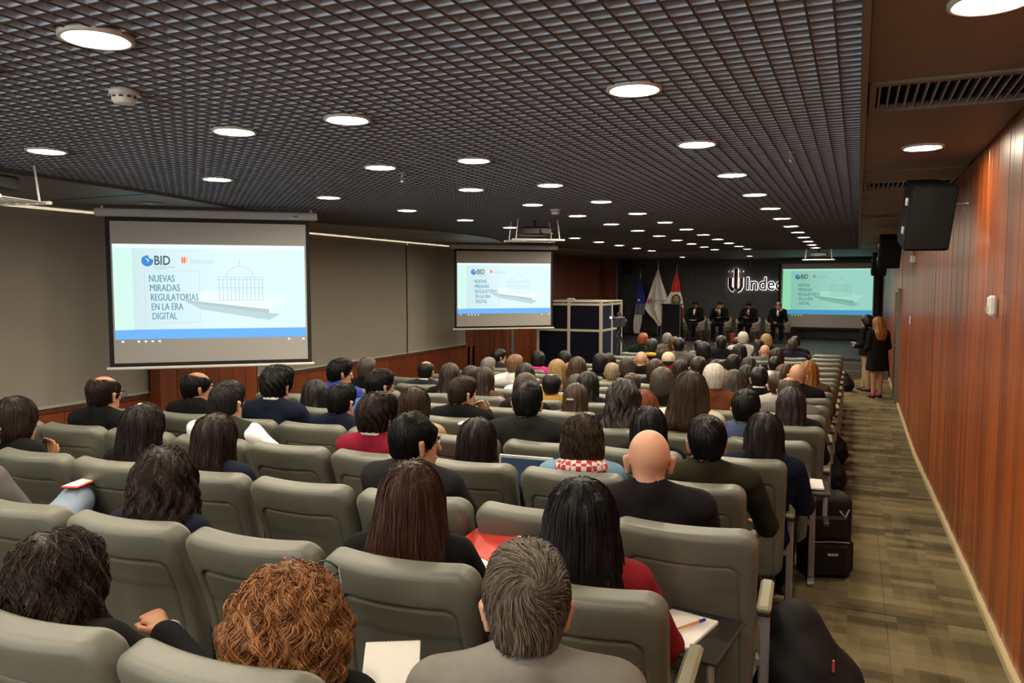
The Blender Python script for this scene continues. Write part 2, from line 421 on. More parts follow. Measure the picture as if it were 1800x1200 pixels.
# right soffit boards with two light openings and three air grilles
cuts = [-3.2, -2.2, -1.3, -.4, .4, 1.1, 1.75, 2.4, 3.06, 3.73, 4.4, 5.16, 5.9, 6.61, 7.25, 7.92, 8.6, 9.3, 10.0, 10.55, 11.18, 12, 13, 14, 15, 16, 17, 18, 19, 20.6]
grl = [(3.73, 4.4), (7.25, 7.92), (10.55, 11.18)]
for a, b in zip(cuts[:-1], cuts[1:]):
    if (a, b) in grl: continue
    ob('soffit_board', MB().cbox(.014, XR, a + .004, b - .004, ZC + (.004 if int(a * 7) % 2 else 0), ZC + .05, .003), M_soffit, CEIL)
for a, b in grl:
    t = thing('air_grille', {3.73: 'slatted air grille in the right soffit nearest the camera', 7.25: 'slatted air grille above the nearest black loudspeaker', 10.55: 'farthest slatted air grille in the right soffit'}[a], 'air vent', (.0, a, ZC), 0, 'air grilles in the right soffit')
    fr = MB().cbox(.02, XR - .005, 0, .05, -.008, .03, .004).cbox(.02, XR - .005, b - a - .09, b - a, -.008, .03, .004).cbox(.02, .05, .05, b - a - .09, -.008, .03, .004).cbox(XR - .03, XR - .005, .05, b - a - .09, -.008, .03, .004)
    ob('frame', fr, M_soffit, t)
    for i in range(16):
        ob('slat', MB().cbox(.06 + .038 * i, .068 + .038 * i, .05, b - a - .09, .0, .035, .002), M_steel, t)
    ob('duct', MB().box(.05, XR - .03, .05, b - a - .09, .1, .11), M_black, t)

# ------------------------------------------------------------------ downlights
ringm = MB().lathe([(.098, .012), (.098, -.004), (.112, -.010), (.122, -.006), (.122, .012)], 28).mesh('trim_ring', True)
lensm = MB().lathe([(.099, .006), (.099, -.003), (.06, -.006)], 24).mesh('lens')
def downlight(x, y, label, z=ZC - .005, s=1):
    t = thing('downlight', label, 'ceiling light', (x, y, z), 0, 'round ceiling downlights')
    ob('trim_ring', ringm, M_trimring, t, scale=s); ob('lens', lensm, M_lamp, t, scale=s)
COLS = [-.923, -2.446, -3.21, -4.78]
CN = ['column nearest the right soffit', 'second column from right soffit', 'third column from right soffit', 'column nearest the left blinds']
for ci, x in enumerate(COLS):
    q = 0
    for i in range(-2, 13):
        yy = 1.934 + 1.4532 * i
        if i == 0 and ci == 0: continue
        vis = i >= 1 or (i == 0 and ci == 1)
        lb = 'round downlight, %s from the camera in the %s' % (ORD[q], CN[ci]) if vis else 'round warm downlight over the back seats behind the camera'
        if vis: q += 1
        downlight(x, yy, lb)
for k, x in enumerate((-1.0, -3.0, -5.0)): downlight(x, 24.2, 'round downlight over the stage, %s from the front screen' % ORD[k])
for yy, lb in ((5.53, 'round downlight in the right soffit between the air grilles'), (2.79, 'large round downlight cut by the top right corner'), (.05, 'soffit downlight beside the camera'), (-2.6, 'soffit downlight behind the camera')):
    downlight(.345, yy, lb)
# ================================================================== rounded shapes from distance fields
class Field:
    def __init__(s, lo, hi, h, fill=.09):
        s.lo = np.array(lo, np.float32); s.h = h
        s.n = [int(math.ceil((hi[i] - lo[i]) / h)) + 1 for i in range(3)]
        s.ax = [(s.lo[i] + h * np.arange(s.n[i])).astype(np.float32) for i in range(3)]
        s.F = np.full(s.n, fill, np.float32); s.fill = fill
        s.M = None                                   # current placement (4x4) of the shapes added
    def _blk(s, c0, c1):
        sl = []
        for i in range(3):
            a = int(max(0, math.floor((c0[i] - s.lo[i]) / s.h))); b = int(min(s.n[i], math.ceil((c1[i] - s.lo[i]) / s.h) + 1))
            if b <= a: return None, None
            sl.append(slice(a, b))
        X = s.ax[0][sl[0]][:, None, None]; Y = s.ax[1][sl[1]][None, :, None]; Z = s.ax[2][sl[2]][None, None, :]
        return tuple(sl), (X, Y, Z)
    def _put(s, sl, d, k, op):
        a = s.F[sl]
        if op == 'u':
            if k > 0:
                h = np.clip(.5 + .5 * (a - d) / k, 0, 1); s.F[sl] = a + (d - a) * h - k * h * (1 - h)
            else: s.F[sl] = np.minimum(a, d)
        elif op == 's':
            d = -d
            if k > 0:
                h = np.clip(.5 - .5 * (a - d) / k, 0, 1); s.F[sl] = a + (d - a) * h + k * h * (1 - h)
            else: s.F[sl] = np.maximum(a, d)
    def pt(s, p):
        return np.array(s.M @ Vector(p)) if s.M is not None else np.array(p, float)
    def rc(s, a, b, ra, rb, k=.02, op='u'):
        a = s.pt(a); b = s.pt(b); R = max(ra, rb) + s.fill
        sl, g = s._blk(np.minimum(a, b) - R, np.maximum(a, b) + R)
        if sl is None: return s
        ba = b - a; L2 = float(ba @ ba) + 1e-9
        px, py, pz = g[0] - a[0], g[1] - a[1], g[2] - a[2]
        t = np.clip((px * ba[0] + py * ba[1] + pz * ba[2]) / L2, 0, 1)
        d = np.sqrt((px - t * ba[0]) ** 2 + (py - t * ba[1]) ** 2 + (pz - t * ba[2]) ** 2) - (ra + (rb - ra) * t)
        s._put(sl, d, k, op); return s
    def chain(s, pts, rs, k=.015):
        for i in range(len(pts) - 1): s.rc(pts[i], pts[i + 1], rs[i], rs[i + 1], k)
        return s
    def el(s, c, r, k=.02, op='u', warp=None):
        M = s.M if s.M is not None else Matrix()
        c = np.array(M @ Vector(c)); R3 = np.array(M.to_3x3()); sc = np.linalg.norm(R3[:, 0]); R3 = R3 / sc
        r = np.array(r) * sc; R = float(max(r)) + s.fill
        sl, g = s._blk(c - R, c + R)
        if sl is None: return s
        p = [g[i] - c[i] for i in range(3)]
        q = [p[0] * R3[0, i] + p[1] * R3[1, i] + p[2] * R3[2, i] for i in range(3)]
        e = [q[i] / r[i] for i in range(3)]; e2 = [q[i] / r[i] ** 2 for i in range(3)]
        k0 = np.sqrt(e[0] ** 2 + e[1] ** 2 + e[2] ** 2); k1 = np.sqrt(e2[0] ** 2 + e2[1] ** 2 + e2[2] ** 2) + 1e-6
        d = k0 * (k0 - 1) / k1
        s._put(sl, d, k, op); return s
    def below(s, z, op='s', k=.012):
        """cut away everything under local plane z (in the current placement)"""
        M = s.M if s.M is not None else Matrix()
        n = np.array(M.to_3x3() @ Vector((0, 0, 1))); sc = np.linalg.norm(n); n = n / sc; o = np.array(M @ Vector((0, 0, z)))
        d = (s.ax[0][:, None, None] - o[0]) * n[0] + (s.ax[1][None, :, None] - o[1]) * n[1] + (s.ax[2][None, None, :] - o[2]) * n[2]
        s._put((slice(None),) * 3, d, k, op); return s
    def fn(s, f, k=0, op='u'):
        d = f(s.ax[0][:, None, None], s.ax[1][None, :, None], s.ax[2][None, None, :])
        s._put((slice(None),) * 3, d, k, op); return s
    def disp(s, f):
        s.F += f(s.ax[0][:, None, None], s.ax[1][None, :, None], s.ax[2][None, None, :]).astype(np.float32); return s
    def verts(s):
        F = s.F; n = s.n; neg = F < 0
        c = np.zeros([n[0] - 1, n[1] - 1, n[2] - 1], np.int8)
        for dx in (0, 1):
            for dy in (0, 1):
                for dz in (0, 1): c += neg[dx:n[0] - 1 + dx, dy:n[1] - 1 + dy, dz:n[2] - 1 + dz]
        act = (c > 0) & (c < 8)
        I = np.argwhere(act); idx = -np.ones(act.shape, np.int32); idx[act] = np.arange(len(I))
        cs = [(dx, dy, dz) for dx in (0, 1) for dy in (0, 1) for dz in (0, 1)]
        val = {k: F[I[:, 0] + k[0], I[:, 1] + k[1], I[:, 2] + k[2]] for k in cs}
        acc = np.zeros((len(I), 3), np.float32); cnt = np.zeros(len(I), np.float32)
        for a in cs:
            for ax in range(3):
                if a[ax]: continue
                b = list(a); b[ax] = 1; b = tuple(b)
                va, vb = val[a], val[b]; m = (va < 0) != (vb < 0)
                t = np.where(m, va / np.where(m, va - vb, 1), 0)
                for i in range(3): acc[:, i] += np.where(m, a[i] + (t if i == ax else 0), 0)
                cnt += m
        V = s.lo + s.h * (I + acc / cnt[:, None])
        Q = []
        for ax in range(3):
            o = [0, 1, 2]; o.remove(ax); u, v = o
            A = [slice(None)] * 3; B = [slice(None)] * 3; A[ax] = slice(0, -1); B[ax] = slice(1, None)
            na, nb = neg[tuple(A)], neg[tuple(B)]
            for flip in (0, 1):
                e = np.argwhere((na & ~nb) if not flip else (~na & nb))
                e = e[(e[:, u] > 0) & (e[:, v] > 0) & (e[:, u] < n[u] - 1) & (e[:, v] < n[v] - 1)]
                if not len(e): continue
                def cell(du, dv):
                    f = e.copy(); f[:, u] -= du; f[:, v] -= dv; return idx[f[:, 0], f[:, 1], f[:, 2]]
                q = np.stack([cell(1, 1), cell(0, 1), cell(0, 0), cell(1, 0)], 1)
                if (flip == 1) != (ax == 1): q = q[:, ::-1]
                Q.append(q)
        Q = np.concatenate(Q); Q = Q[(Q >= 0).all(1)]
        return V.astype(np.float32), Q
    def mesh(s, name, smooth=True, fn=None):
        V, Q = s.verts()
        if fn is not None: V = fn(V)
        return mk(name, V, Q, smooth)

# ================================================================== auditorium seats
M_seat = pm('seat_shell', (.118, .121, .096), .42, spec=.45, var=.06, vs=(5, 5, 5), bump=.12, bs=900)
M_seatc = pm('seat_fabric', (.13, .13, .10), .85, var=.1, vs=(30, 30, 30))
M_arm = pm('armrest_pad', (.26, .25, .17), .5)
M_tab = pm('tablet_laminate', (.022, .022, .02), .3)
SW, SH, ST = .252, .66, .036          # half width, height, half thickness of the backrest
def rr(x, z, hx, hz, r):
    qx = np.abs(x) - hx + r; qz = np.abs(z) - hz + r
    return np.minimum(np.maximum(qx, qz), 0) + np.sqrt(np.maximum(qx, 0) ** 2 + np.maximum(qz, 0) ** 2) - r
def back_sdf(x, y, z):
    zz = z - SH / 2
    tl = SW - .018 * np.clip(1 - z / SH, 0, 1)
    d2 = rr(x * SW / tl, zz, SW, SH / 2, .065)
    t = ST + .010 * np.clip((z - .42) / .2, 0, 1); e = .026
    a = d2 + e; b = np.abs(y) - t + e
    d = np.minimum(np.maximum(a, b), 0) + np.sqrt(np.maximum(a, 0) ** 2 + np.maximum(b, 0) ** 2) - e
    g2 = rr(x, zz + .06, SW - .062, SH / 2 - .062, .04)        # recessed rear panel with a groove round it
    gd = np.maximum(np.abs(g2) - .0045, np.abs(y + t) - .010)
    pd = np.maximum(g2, np.abs(y + t) - .0035)
    return np.maximum(np.maximum(d, -gd), -pd)
TILT = math.radians(12)
def back_shape(V):
    V = V.copy()
    V[:, 1] += .55 * V[:, 0] ** 2 + .03 * np.sin(V[:, 2] / SH * math.pi) ** 2
    z = V[:, 2] - SH; y = V[:, 1] - .03
    V[:, 1] = y * math.cos(TILT) - z * math.sin(TILT); V[:, 2] = .925 + z * math.cos(TILT) + y * math.sin(TILT)
    return V
seat_back = Field((-.27, -.07, -.03), (.27, .07, .69), .0062).fn(back_sdf).mesh('backrest', fn=back_shape)
f_ = Field((-.25, .1, .34), (.25, .62, .52), .012)
f_.fn(lambda x, y, z: (lambda a, b: np.minimum(np.maximum(a, b), 0) + np.sqrt(np.maximum(a, 0) ** 2 + np.maximum(b, 0) ** 2) - .03)(rr(x, y - .36, .225, .21, .06) + .03, np.abs(z - .425 + .05 * (y - .36) ** 2) - .045 + .03))
seat_pan = f_.mesh('seat_cushion')
f_ = Field((-.22, -.05, .02), (.22, .06, .60), .012)
f_.fn(lambda x, y, z: (lambda a, b: np.minimum(np.maximum(a, b), 0) + np.sqrt(np.maximum(a, 0) ** 2 + np.maximum(b, 0) ** 2) - .02)(rr(x, z - .30, .19, .26, .06) + .02, np.abs(y - .040) - .022 + .02))
seat_cush = f_.mesh('back_cushion', fn=back_shape)
arm_pad = MB().cbox(.240, .290, .17, .46, .575, .603, .010).mesh('armrest')
arm_base = MB().cbox(.243, .287, .18, .45, .56, .575, .004).mesh('armrest_base')
leg_m = MB().cbox(.246, .284, .24, .31, .02, .561, .006).cbox(.243, .287, .14, .36, 0, .02, .004).cbox(.249, .281, .27, .40, .34, .40, .004).mesh('leg')
brace = MB().box(-.25, .25, .22, .27, .36, .385).mesh('crossbar')
def seat(k, j, label, last=False):
    x = row_end(k) - .53 * j; y = row_y(k, x)
    t = thing('auditorium_seat', label, 'seat', (x, y, zf(y)), ROW_ROT, 'auditorium seats')
    ob('backrest', seat_back, M_seat, t); ob('back_cushion', seat_cush, M_seatc, t); ob('seat_cushion', seat_pan, M_seatc, t)
    ob('crossbar', brace, M_steel, t)
    sides = (0, -.53) if last else (0,)
    for dx in sides:
        l = ob('leg', leg_m, M_steel, t, (dx, 0, 0)); a = ob('armrest', arm_pad, M_arm, t, (dx, 0, 0)); ob('armrest_base', arm_base, M_dark, a)
    return t
SEATS = {}
for k in range(19):
    n = 9 if k < 13 else 7
    for j in range(n):
        tail = 'fifth row' if 0 else ''
        SEATS[k, j] = seat(k, j, 'olive-grey moulded seat, %s from the right aisle in the %s row from the camera' % (ORD[j], ORD[k]), j == n - 1)
# ================================================================== people
SKIN = [pm('skin_%d' % i, c, .5, spec=.35, var=.08, vs=(14, 14, 14)) for i, c in enumerate([(.50, .26, .165), (.42, .20, .115), (.34, .15, .08), (.22, .09, .045)])]
HAIRC = dict(grey=(.105, .082, .062), auburn=(.22, .095, .034), darkbrown=(.028, .014, .009), chestnut=(.065, .022, .011), black=(.007, .006, .006), brownblack=(.015, .010, .008),
             brown=(.050, .026, .013), red=(.19, .045, .013), darkgrey=(.030, .027, .024), silver=(.36, .34, .29), silverdark=(.13, .12, .105), greybrown=(.060, .046, .034),
             lightbrown=(.12, .066, .03), blond=(.24, .15, .055), greyblond=(.20, .16, .10), goldbrown=(.095, .048, .014), orange=(.20, .075, .014), beige=(.55, .44, .28))
def hair_mat(name, col):
    m, nt, b = _nt('hair_' + name); N = nt.nodes.new; L = nt.links.new
    tc = N('ShaderNodeTexCoord'); mp = N('ShaderNodeMapping'); mp.inputs['Scale'].default_value = (150, 150, 9); L(tc.outputs['Object'], mp.inputs['Vector'])
    at = N('ShaderNodeAttribute'); at.attribute_name = 'tone'; am = N('ShaderNodeMath'); am.operation = 'ADD'
    nz = N('ShaderNodeTexNoise'); nz.inputs['Scale'].default_value = 1; nz.inputs['Detail'].default_value = 4; L(mp.outputs[0], nz.inputs['Vector'])
    cr = N('ShaderNodeValToRGB'); e = cr.color_ramp.elements
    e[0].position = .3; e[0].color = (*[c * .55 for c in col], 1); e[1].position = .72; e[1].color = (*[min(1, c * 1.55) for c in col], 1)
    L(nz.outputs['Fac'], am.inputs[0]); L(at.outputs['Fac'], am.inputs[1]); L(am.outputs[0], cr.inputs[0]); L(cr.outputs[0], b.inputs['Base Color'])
    b.inputs['Roughness'].default_value = .40; b.inputs['Specular IOR Level'].default_value = .25
    bp = N('ShaderNodeBump'); bp.inputs['Strength'].default_value = .5; bp.inputs['Distance'].default_value = .004
    L(nz.outputs['Fac'], bp.inputs['Height']); L(bp.outputs[0], b.inputs['Normal'])
    return m
HAIRM = {k: hair_mat(k, v if max(v) > .1 else tuple(.62 * c for c in v)) for k, v in HAIRC.items()}
CLOTH = dict(black=(.012, .012, .013), charcoal=(.022, .020, .024), darkgrey=(.030, .029, .031), navy=(.012, .018, .045), burgundy=(.20, .012, .016), maroon=(.17, .008, .022),
             heather_grey=(.16, .15, .13), olive=(.040, .036, .018), steelblue=(.060, .080, .15), mauve=(.12, .07, .065), blue=(.05, .15, .45), cream=(.50, .45, .34), ochre=(.33, .17, .03),
             royalblue=(.03, .05, .26), rust=(.10, .030, .012), brown=(.07, .04, .025), grey=(.10, .095, .09), slate=(.045, .05, .06), lightgrey=(.36, .34, .31), white=(.72, .71, .70),
             tweed=(.09, .085, .07), lilac=(.22, .16, .36), khaki=(.20, .17, .08), pink=(.62, .03, .22), yellow=(.50, .34, .05), purple=(.04, .03, .062), darkgreen=(.012, .03, .02), tan=(.30, .22, .12), vest=(.05, .048, .04), plaid=(.13, .24, .33), denim=(.27, .35, .46))
CLOTHM = {k: pm('cloth_' + k, v if max(v) > .065 else tuple(.42 * c for c in v), .9, spec=.12, var=.18, vs=(9, 9, 9), bump=.12, bs=500) for k, v in CLOTH.items()}
M_trous = pm('trouser_cloth', (.008, .008, .010), .9, spec=.1)
M_shoe = pm('shoe_leather', (.010, .009, .009), .4)
M_eye = pm('eye_white', (.7, .68, .64), .2); M_iris = pm('iris', (.02, .012, .008), .2)
HS = 1.04                                          # head size
HEADPOSE = {'S': (0, 6), 'D': (0, 24), 'R': (-32, 6), 'L': (26, 10)}
def head_mat(pose, sex, hp=None):
    yaw, pit = HEADPOSE[pose] if isinstance(pose, str) else pose
    p = hp or (0, -.075, 1.122)
    return Matrix.Translation(p) @ Matrix.Rotation(math.radians(yaw), 4, 'Z') @ Matrix.Rotation(math.radians(-pit), 4, 'X') @ Matrix.Scale(HS, 4)
def lap_arm(sx, sh=.195):
    return [(sx * sh, -.115, .95), (sx * (sh + .06), .02, .71), (sx * .11, .22, .63), (sx * .05, .30, .62)]
def hand(F, W, T, up=(0, 0, 1), side=1, r=.0088, curl=.5):
    """palm, four bent fingers and a thumb from wrist W toward T"""
    W = Vector(W); d = (Vector(T) - W).normalized(); u = Vector(up); s = d.cross(u).normalized(); u = s.cross(d).normalized()
    for q in (-.024, -.008, .008, .024): F.rc(W + s * q * .6, W + d * .075 + s * q, .0125, .0115, .012)
    for q, L in ((-.027, .058), (-.009, .072), (.009, .076), (.027, .066)):
        b = W + d * .078 + s * q; m_ = b + (d * .75 - u * curl * .5).normalized() * L * .5; e = m_ + (d * (.75 - curl) - u * curl * 1.1).normalized() * L * .5
        F.rc(b, m_, r + .0015, r, .004); F.rc(m_, e, r, r * .85, .004)
    b = W + d * .02 - s * side * .026; m_ = b + (d * .8 - s * side * .7).normalized() * .038; e = m_ + (d - s * side * .1 - u * curl * .4).normalized() * .032
    F.rc(b, m_, .013, .011, .008); F.rc(m_, e, .0105, .009, .004)
def add_head(F, HM, neck, ear=.087):
    F.M = HM
    F.el((0, -.012, .022), (.076, .096, .088), .02); F.el((0, .028, -.045), (.060, .064, .082), .03); F.el((0, .045, -.088), (.044, .044, .034), .025)
    F.rc((0, .092, .0), (0, .112, -.036), .008, .013, .012); F.rc((-.042, .082, .022), (.042, .082, .022), .012, .012, .014)
    F.rc((-.018, .094, -.068), (.018, .094, -.068), .008, .008, .008); F.el((0, .078, -.104), (.02, .018, .016), .015)
    for sx in (-1, 1):
        F.el((sx * .032, .104, .002), (.017, .013, .010), .008, 's')
        F.rc((sx * (ear - .008), -.004, -.048), (sx * ear, -.016, .004), .010, .014, .006)
        F.el((sx * (ear + .011), .002, -.018), (.007, .011, .018), .004, 's')
    a = HM @ Vector((0, -.025, -.055)); F.M = None
    F.rc(a, neck, .052, .060, .025)
def torso(F, sex, e=0, legs=True):
    m = 1.0 if sex == 'M' else .9
    F.el((0, 0, .53), (.165 * (1 if sex == 'M' else 1.03) + e, .12 + e, .11 + e), .04)
    F.el((0, -.045, .67), (.142 * m + e, .105 + e, .14 + e), .05)
    F.el((0, -.085, .83), (.180 * m + e, .112 + e, .15 + e), .05)
    if sex == 'F': F.el((0, .0, .80), (.13 + e, .07 + e, .07 + e), .04)
    F.rc((-.150 * m, -.11, .942), (.150 * m, -.11, .942), .058 + e, .058 + e, .04)
    for sx in (-1, 1): F.rc((sx * .03, -.112, 1.000), (sx * .165 * m, -.112, .956), .045 + e, .045 + e, .03)
def limbs(F, arms, e=0, cut=1.0, k=.02, r0=.047):
    for A in arms:
        S, E, W = (Vector(p) for p in A[:3])
        F.rc(S, E, r0 + e, .040 + e, k); F.rc(E, E + (W - E) * cut, .040 + e, .029 + e * 1.1, k)
def leglimbs(F, e=0, cross=False, cut=1.0):
    hi_knee = cross == 2
    for sx in (-1, 1):
        H = (sx * .09, .02, .52); K = (sx * .115, .40, .525); A = (sx * .115, .40, .10)
        if cross and sx > 0: K = (.06, .41, .62); A = (-.10, .60, .36)
        if hi_knee and sx > 0: K = (.10, .33, .74); A = (-.16, .55, .52)
        F.rc(H, K, .088 + e, .062 + e, .03); F.rc(K, Vector(K) + (Vector(A) - Vector(K)) * cut, .060 + e, .040 + e, .02)
        if cut == 1.0 and e == 0:
            A = Vector(A); F.rc(A + Vector((0, -.02, -.04)), A + Vector((0, .14, -.065)), .036, .026, .02)
LO, HI = (-.36, -.30, -.02), (.36, .62, 1.30)
def body_mesh(sex, pose, arms=None, h=.0115, cross=False):
    sh = .195 if sex == 'M' else .166
    arms = arms or [lap_arm(-1, sh), lap_arm(1, sh)]
    lo = list(LO); hi = list(HI)
    for A in arms:
        for p in A:
            for i in range(3): lo[i] = min(lo[i], p[i] - .13); hi[i] = max(hi[i], p[i] + .13)
    F = Field(lo, hi, h)
    torso(F, sex); limbs(F, arms, r0=.045); leglimbs(F, 0, cross)
    for i, A in enumerate(arms): hand(F, A[2], A[3], A[4] if len(A) > 4 else (0, 0, 1), -1 if i == 0 else 1)
    add_head(F, head_mat(pose, sex), (0, -.115, .985), .087 if sex == 'M' else .074)
    return F.mesh('person')
def top_mesh(sex, arms=None, e=.016, h=.0115, collar=True, wrinkle=.004, sleeve=.95):
    sh = .195 if sex == 'M' else .166
    arms = arms or [lap_arm(-1, sh), lap_arm(1, sh)]
    lo = [-.40, -.32, .40]; hi = [.40, .42, 1.10]
    for A in arms:
        for p in A[:3]:
            for i in range(3): lo[i] = min(lo[i], p[i] - .10); hi[i] = max(hi[i], p[i] + .10)
    F = Field(lo, hi, h)
    torso(F, sex, e); limbs(F, arms, e, sleeve)
    if collar:
        F.rc((0, -.125, .998), (0, -.110, 1.020), .071, .065, .02)
    F.disp(lambda x, y, z: wrinkle * np.sin(34 * z + 9 * x + 3 * np.sin(21 * y)) * np.sin(17 * x + 11 * y + 13 * z))
    F.rc((0, -.102, 1.038), (0, -.075, 1.14), .058, .068, .006, 's')
    return F.mesh('top')
def trouser_mesh(sex, cross=False):
    F = Field((-.32, -.2, .05), (.32, .78, .72 if cross != 2 else .90), .0125)
    F.el((0, 0, .53), (.178, .132, .12), .03); leglimbs(F, .013, cross, .95)
    return F.mesh('trousers')
def shoe_mesh():
    F = Field((-.08, .3, -.01), (.08, .66, .16), .01)
    F.rc((0, .38, .05), (0, .54, .035), .045, .035, .02); F.rc((0, .40, .10), (0, .39, .05), .047, .04, .02)
    return F.below(.002).mesh('shoe')
# ---- hair, in head space (facing +y, origin mid-skull)
def ripple(a, fz, fa, tw=0):
    return lambda x, y, z: a * np.sin(fa * np.arctan2(x, -y - .02) + fz * z + tw * np.sin(40 * z)) 
def hair_field(kind, h=.007, big=1.0):
    lo, hi = (-.17, -.21, -.16), (.17, .16, .18)
    if kind in ('long', 'wavy', 'longflow', 'flare'): lo = (-.19, -.24, -.40)
    if kind == 'curly': lo, hi = (-.21, -.23, -.26), (.21, .18, .22)
    F = Field(lo, hi, h)
    face = lambda d=0: F.el((0, .125 + d, -.055), (.075, .075, .10), .012, 's')
    def cap(e, k=.01): F.el((0, -.016, .026), (.077 + e, .096 + e, .087 + e), k)
    def nape(z=-.075, e=.01): F.el((0, -.050, -.040), (.060 + e, .056 + e, .075), .03); F.below(z, k=.02)
    ears = lambda: [F.el((sx * .100, .004, -.030), (.030, .040, .050), .008, 's') for sx in (-1, 1)]
    if kind in ('short', 'balding', 'crown', 'receding'):
        cap(.011); nape(-.076, .0)
        F.el((0, .105, -.02), (.085, .075, .075), .012, 's'); ears()
        if kind == 'short': F.el((0, .03, .075), (.07, .075, .05), .03)
        if kind == 'balding': F.el((0, .015, .135), (.080, .122, .090), .01, 's')
        if kind == 'crown': F.el((0, -.055, .130), (.038, .042, .035), .01, 's')
        if kind == 'receding': F.el((0, .095, .105), (.075, .085, .05), .012, 's'); F.el((0, -.05, .135), (.03, .03, .03), .01, 's')
        F.disp(ripple(.0016, 60, 30, 1))
    elif kind == 'thick':
        cap(.020); nape(-.074, .004); F.el((0, .02, .085), (.085, .095, .05), .03)
        F.el((0, .115, -.03), (.085, .07, .085), .012, 's'); ears(); F.disp(ripple(.004, 70, 14, 2))
    elif kind in ('long', 'wavy', 'longflow', 'flare'):
        w = {'long': 0, 'wavy': .020, 'longflow': .008, 'flare': .012}[kind]
        cap(.018 + w * .5); F.el((0, -.045, -.06), (.088 + w, .072 + w, .12), .04); F.el((0, -.085, -.20), (.095 + w * 1.3, .048 + w, .17), .06)
        F.rc((-.055, -.085, -.20), (.055, -.085, -.20), .045 + w, .045 + w, .05)
        for sx in (-1, 1): F.rc((sx * .072, -.01, .0), (sx * .085, .0, -.20), .026 + w * .5, .034 + w, .03)
        if kind == 'flare':
            for sx in (-1, 1): F.rc((sx * .075, -.05, -.06), (sx * .115, -.06, -.23), .03, .045, .04)
        face()
        F.below(-.345 if kind == 'longflow' else -.225, k=.03)
        if kind == 'wavy':
            F.disp(lambda x, y, z: .009 * np.sin(46 * z + 6 * np.sin(16 * x) + 4 * np.sin(19 * y)) * np.sin(38 * x + 25 * y)); F.disp(ripple(.004, 30, 22, 3))
        else: F.disp(ripple(.0022, 6, 44, .4)); F.disp(ripple(.003, 3, 13, .6))
    elif kind == 'curly':
        F.el((0, -.035, .0), (.125, .118, .135), .01); F.el((0, -.06, -.10), (.125, .095, .10), .05)
        r = np.random.default_rng(3)
        for _ in range(150):
            v = r.normal(size=3); v /= np.linalg.norm(v)
            if v[1] > .55: continue
            F.el((v[0] * .122, -.04 + v[1] * .115, -.035 + v[2] * .145), tuple(r.uniform(.016, .036, 3)), .008)
        F.el((0, .13, -.05), (.08, .075, .10), .012, 's')
        F.disp(lambda x, y, z: .006 * np.sin(70 * z + 9 * np.sin(30 * x) + 30 * y) * np.sin(48 * x + 30 * y + 10 * z)); F.disp(ripple(.003, 50, 30, 5))
    elif kind == 'bob':
        cap(.021); F.el((0, -.03, -.055), (.102, .092, .095), .04); face(.0); F.below(-.145, k=.04); F.disp(ripple(.0026, 8, 40, .5))
    elif kind == 'bun':
        cap(.014); nape(-.085, .006); F.el((0, .11, -.03), (.085, .075, .085), .012, 's'); F.el((0, -.115, .055), (.048, .045, .046), .015); F.disp(ripple(.0025, 50, 30, 2))
    elif kind == 'cap':
        cap(.016); F.el((0, .01, .03), (.088, .098, .09), .01); F.below(-.018, k=.006)
        F.rc((0, 0, .0), (0, 0, .0), .001, .001); F.disp(lambda x, y, z: .0015 * np.sin(260 * z))
    return F
